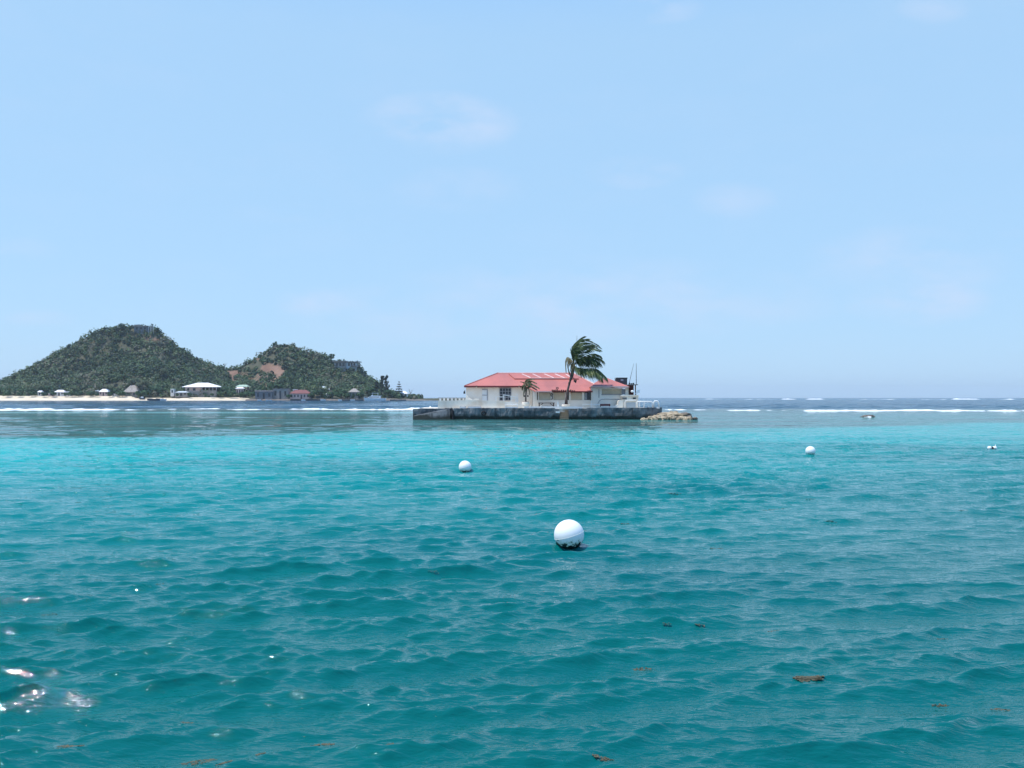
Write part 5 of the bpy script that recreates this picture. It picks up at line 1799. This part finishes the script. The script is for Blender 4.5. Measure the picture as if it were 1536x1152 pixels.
# small dry palm
Ys = 100.1
sm = empty('small_palm', at(788.6, 604, Ys), 'small dry windblown palm in a cream planter before the bar', 'palm tree')
MB().tube([at(788.8, 604.5, Ys), at(788.6, 596, Ys), at(789.2, 588, Ys), at(789.6, 580.5, Ys)], [.11, .085, .085, .12], 9).build('trunk', M['trunk'], sm, smooth=True)
Vf, Qf = [], []
for pts_, L_, wd, dp_, cnt in (
        ([(789.6, 581, 0), (787, 573, 0), (791, 569, 0), (799, 568.5, 0)], .55, (1, 0, -.1), .4, 26),
        ([(789.6, 581, 0), (790, 574, .3), (795, 571, .5), (803, 574, .6)], .55, (1, 0, -.2), .5, 26),
        ([(789.6, 581, 0), (785.5, 575, -.2), (783.5, 573.5, -.3), (781, 573, -.3)], .40, (.4, 0, .1), .3, 18),
        ([(789.6, 581, 0), (786, 577, .3), (783.6, 578.5, .4), (783.0, 583, .4)], .35, (.3, 0, -.6), .8, 18),
        ([(789.6, 581, 0), (794, 576, -.4), (800, 577, -.5), (807, 581, -.5)], .55, (.9, 0, -.3), .6, 26),
        ([(789.6, 581, 0), (795, 579, 0), (800, 581, .1), (804, 583.5, .1)], .45, (.9, 0, -.4), .6, 22),
        ([(789.6, 581, 0), (789, 576, -.5), (792, 574, -.7), (797, 575, -.8)], .45, (.9, 0, -.1), .5, 22)):
    v, q, ln = frond_quads([at(a, b__, Ys + c_) for a, b__, c_ in pts_], L_, wd, dp_, cnt, .045)
    b_ = len(Vf)
    Vf += [tuple(x) for x in v]
    Qf += [tuple(i + b_ for i in f) for f in q]
np_mesh('fronds', np.array(Vf) - np.array(sm.location), np.array(Qf), M['far_palm'], parent=sm)
Vf, Qf = [], []
for pts_, L_ in (([(789.6, 581, 0), (786.5, 580, 0), (785.6, 585, 0), (785.2, 592, 0)], .3), ([(789.6, 581, 0), (792, 580.5, .1), (793.6, 585, .1), (793.8, 590, .1)], .3), ([(789.6, 581, 0), (789, 579.5, -.3), (787.5, 583, -.4), (787, 587, -.4)], .3)):
    v, q, ln = frond_quads([at(a, b__, Ys + c_) for a, b__, c_ in pts_], L_, (.3, 0, -.8), 1.0, 18, .04)
    b_ = len(Vf)
    Vf += [tuple(x) for x in v]
    Qf += [tuple(i + b_ for i in f) for f in q]
np_mesh('dry_fronds', np.array(Vf) - np.array(sm.location), np.array(Qf), M['palm_dry'], parent=sm)


# ---------------- rocks at the right end
def boulder(name, c, sx, sy, sz, seed, m, label, group=None, sub=3):
    bm = bmesh.new()
    bmesh.ops.create_icosphere(bm, subdivisions=sub, radius=1)
    for v in bm.verts:
        p = v.co.copy()
        k = 1 + .40 * mnoise.noise(p * 1.3 + Vector((seed * 3.7, 0, 0))) + .30 * mnoise.noise(p * 3.1 + Vector((0, seed * 2.1, 0))) + .14 * mnoise.noise(p * 7 + Vector((0, seed * 2.1, 0)))
        # blocky facets
        k *= 1 - .10 * abs(mnoise.cell(p * 1.7 + Vector((seed, seed, 0))))
        v.co = Vector((p.x * sx * k, p.y * sy * k, p.z * sz * k))
    me = bpy.data.meshes.new(name)
    bm.to_mesh(me)
    bm.free()
    me.materials.append(m)
    o = bpy.data.objects.new(name, me)
    o.location = c
    o.rotation_euler = (random.uniform(-.25, .25), random.uniform(-.25, .25), random.uniform(0, 6)) if sx < .8 else (0, random.uniform(-.06, .06), random.uniform(-.3, .3))
    col.objects.link(o)
    tag(o, label, 'rock', group)
    return o


random.seed(3)
# mound profile (photo px -> row of its top)
MP = [(958, 629), (968, 627), (978, 624), (990, 621), (1000, 618.5), (1012, 616.5), (1022, 618.5), (1032, 621), (1038, 626), (1042, 629)]
for k in range(46):
    p = random.uniform(964, 1036)
    topq = np.interp(p, [a for a, _ in MP], [b__ for _, b__ in MP])
    q_ = random.uniform(topq + 3.0, 629.5)
    Yk_ = 97.0 + (629.5 - q_) * .28 + random.uniform(-.2, .4)
    s_ = random.uniform(.20, .42)
    dark = p > 1016 and q_ < 624.5
    c = at(p, q_, Yk_)
    boulder('shore_rock', c, s_ * random.uniform(1, 1.6), s_, s_ * random.uniform(.6, .9), k, M['rock_dark'] if dark else M['rock'],
            'dark weathered rock at the right top of the rock heap' if dark else 'tan limestone rock in the heap at the end of the sea wall',
            'dark rocks of the heap' if dark else 'tan rocks of the heap')
boulder('shore_rock', at(1006, 622.5, 99.0), 1.7, .9, .34, 81, M['rock'], 'broad pale boulder forming the crest of the rock heap')
boulder('shore_rock', at(1000, 627, 98.6), 2.2, .9, .36, 82, M['rock'], 'widest tan boulder along the front foot of the rock heap')
boulder('shore_rock', at(1024, 622.8, 99.0), .95, .8, .34, 83, M['rock_dark'], 'largest dark rock at the right end of the heap')
boulder('shore_rock', at(1033, 626.5, 98.4), .5, .6, .28, 84, M['rock_dark'], 'dark rock at the outer right foot of the heap')
boulder('shore_rock', at(1042.6, 627.8, 97.9), .32, .3, .2, 85, M['rock_dark'], 'small dark rock awash right of the heap')
boulder('reef_rock', at(1302, 625.6, 112), .95, .6, .30, 91, M['rock_dark'], 'dark rock awash alone on the reef at right')
v, q = surf_ridge(X_(1296, 111), X_(1310, 111), 110.6, .30, 17, .8)
tag(np_mesh('rock_foam', np.array(v), np.array(q), M['foam'], smooth=True), 'white foam round the lone reef rock', 'foam', kind='stuff')


# ------------------------------------------------------------------ mooring buoys
def buoy_shell_mat():
    m = bpy.data.materials.new('white_buoy_paint_with_algae')
    m.use_nodes = True
    n, l = m.node_tree.nodes, m.node_tree.links
    b = n['Principled BSDF']
    b.inputs['Roughness'].default_value = 0.45
    t = n.new('ShaderNodeTexCoord')
    s = n.new('ShaderNodeSeparateXYZ')
    l.new(t.outputs['Object'], s.inputs[0])
    nz_ = n.new('ShaderNodeTexNoise')
    nz_.inputs['Scale'].default_value = 16
    nz_.inputs['Detail'].default_value = 6
    l.new(t.outputs['Object'], nz_.inputs['Vector'])
    a = n.new('ShaderNodeMath')
    a.operation = 'MULTIPLY_ADD'
    l.new(nz_.outputs['Fac'], a.inputs[0])
    a.inputs[1].default_value = 0.40
    l.new(s.outputs[2], a.inputs[2])
    cr = n.new('ShaderNodeValToRGB')
    mr = n.new('ShaderNodeMapRange')
    mr.inputs[1].default_value, mr.inputs[2].default_value = 0.0, 0.22
    l.new(a.outputs[0], mr.inputs[0])
    e = cr.color_ramp.elements
    e[0].position, e[1].position = 0.12, 0.62
    e[0].color = (0.004, 0.010, 0.008, 1)
    e[1].color = (0.82, 0.82, 0.82, 1)
    q_ = e.new(0.30)
    q_.color = (0.030, 0.050, 0.038, 1)
    q_ = e.new(0.38)
    q_.color = (0.52, 0.58, 0.52, 1)
    l.new(mr.outputs[0], cr.inputs[0])
    l.new(cr.outputs[0], b.inputs['Base Color'])
    return m


M['buoy'] = buoy_shell_mat()


def sphere_prof(r, n=24):
    return [(max(.002, r * math.sin(math.pi * i / n)), -r * math.cos(math.pi * i / n)) for i in range(n + 1)]


def buoy(px, qtop, qbot, wpx, label):
    """ball buoy: qtop/qbot = rows of its top and waterline, wpx its width"""
    Y = EYE * F / (qbot - HOR)
    r = wpx / 2 * Y / F
    x = X_(px, Y)
    top_ = Z_(qtop, Y)
    c = Vector((x, Y + r * .3, 0))
    zc = top_ - r
    o = empty('mooring_buoy', (c.x, c.y, zc), label, 'buoy')
    s_ = MB().lathe(sphere_prof(r), (c.x, c.y, zc), 40).build('float_ball', M['buoy'], o, smooth=True)
    MB().lathe([(r * 1.004, -.004), (r * 1.012, 0), (r * 1.004, .004)], (c.x, c.y, zc), 40).build('seam', M['plaster_clean'], o, smooth=True).rotation_euler = (0, R(-16), 0)
    MB().tube([(c.x, c.y, zc - r * .97), (c.x + .1, c.y + .1, zc - r - 1.2)], .03, 6).build('mooring_rope', M['dark_wood'], o)
    return o


buoy(854, 780.5, 821, 45.5, 'large white ball buoy nearest the viewer with an algae stained waterline')
buoy(697.5, 691.2, 706.5, 19, 'smaller white ball buoy left of centre in the bright water')
buoy(1216.4, 669.5, 682.5, 14.6, 'small white ball buoy far out at the right below the reef')
# fouled double float at far right
Yfl = EYE * F / (673.8 - HOR)
c = Vector((X_(1488.3, Yfl), Yfl, 0))
ff = empty('fouled_float', c, 'lumpy white float with dark growth and a small peg far right', 'buoy')
s_ = Yfl / F
MB().lathe([(.01, -6.6 * s_), (2.4 * s_, -6.2 * s_), (3.0 * s_, -4.6 * s_), (3.0 * s_, -2.4 * s_), (1.6 * s_, -1.2 * s_), (.01, -1.0 * s_)], (c.x - .2 * s_, c.y, 1.6 * s_), 16, 'X').build('float_ball', M['gel'], ff, smooth=True)
MB().lathe([(.01, .4 * s_), (2.2 * s_, .5 * s_), (3.0 * s_, 2.0 * s_), (3.0 * s_, 5.4 * s_), (1.6 * s_, 6.8 * s_), (.01, 7.0 * s_)], (c.x - .1 * s_, c.y, 1.5 * s_), 16, 'X').build('float_ball', M['gel'], ff, smooth=True)
MB().lathe([(.01, -1.6 * s_), (2.6 * s_, -1.3 * s_), (2.6 * s_, 1.0 * s_), (.01, 1.4 * s_)], (c.x - .2 * s_, c.y - .02, 1.2 * s_), 12, 'X').build('growth', M['rubber'], ff, smooth=True)
MB().lathe([(.01, -1.2 * s_), (5.6 * s_, -1.0 * s_), (7.3 * s_, .1 * s_), (6.6 * s_, 1.2 * s_), (.01, 1.6 * s_)], (c.x, c.y, 0), 20).build('waterline_growth', M['rubber'], ff, smooth=True).scale = (1, .55, 1)
MB().tube([(c.x + 4.6 * s_, c.y, 4.0 * s_), (c.x + 5.2 * s_, c.y, 7.4 * s_)], [.9 * s_, .35 * s_], 8).build('peg', M['gel'], ff)

# ------------------------------------------------------------------ floating seaweed
random.seed(9)
weeds = [(1213, 1021, 44, 'largest brown seaweed raft, floating low at the right'), (1160, 763, 36, None), (1215, 749, 16, None), (722, 747, 34, None), (1450, 768, 30, None),
         (74, 915, 30, None), (258, 862, 16, None), (280, 1079, 20, None), (300, 1137, 60, None), (105, 1121, 40, None), (390, 1130, 18, None),
         (1050, 937, 18, None), (1000, 937, 16, None), (965, 996, 34, None), (1160, 946, 20, None), (1415, 957, 18, None), (1410, 1048, 26, None), (1500, 1058, 30, None),
         (940, 784, 20, None), (1010, 742, 26, None), (650, 862, 18, None), (240, 875, 14, None), (485, 1110, 40, None), (905, 1138, 34, None), (1245, 783, 20, None), (1040, 775, 14, None), (580, 1118, 24, None), (335, 1143, 30, None), (1075, 822, 22, None)]
for i, (px, py, wpx, lb) in enumerate(weeds):
    Y = EYE * F / (py - HOR)
    x = X_(px, Y)
    w = wpx * Y / F
    d = w * .55 if lb else w * .32
    n_ = int((110 if lb else 50) * max(.5, min(1.6, wpx / 30)))
    C = []
    for k in range(n_):
        a, rr = random.uniform(0, 6.283), math.sqrt(random.random())
        xx, yy = rr * math.cos(a) * w / 2, rr * math.sin(a) * d / 2
        if rr * random.random() > .75:
            continue
        C.append((xx, yy))
    C = np.array(C)
    # height of the water under every frond
    zz = np.array([sea_height(x + a, Y + b__) for a, b__ in C]) if n_ < 400 else 0
    P = np.stack([C[:, 0], C[:, 1], zz + (0.004 if lb else 0.0)], axis=1)
    Nn = rng.normal(size=P.shape) * .15 + np.array([0, 0, 1])
    V, Q = leaf_quads(P, Nn, rng.uniform(.6, 1.3, len(P)) * (.015 if lb else .009) * (1 if Y < 14 else 1.6))
    o = np_mesh('seaweed', V, Q, M['seaweed'])
    o.location = (x, Y, 0)
    tag(o, lb or 'thin brown seaweed wisp drifting on the open water', 'seaweed', None if lb else 'drifting seaweed wisps')


# ------------------------------------------------------------------ humid sea air
hm = bpy.data.materials.new('humid_sea_air')
hm.use_nodes = True
hn, hl = hm.node_tree.nodes, hm.node_tree.links
hn.remove(hn['Principled BSDF'])
pvn = hn.new('ShaderNodeVolumePrincipled')
pvn.inputs['Color'].default_value = (0.80, 0.90, 1.0, 1)
pvn.inputs['Density'].default_value = 0.00009
pvn.inputs['Anisotropy'].default_value = 0.2
hl.new(pvn.outputs[0], hn['Material Output'].inputs['Volume'])
hz = MB().box(-9600, 9600, -9600, 9600, -3.0, 115).build('haze', hm)
tag(hz, 'thin bluish haze of humid sea air', 'haze', kind='stuff')
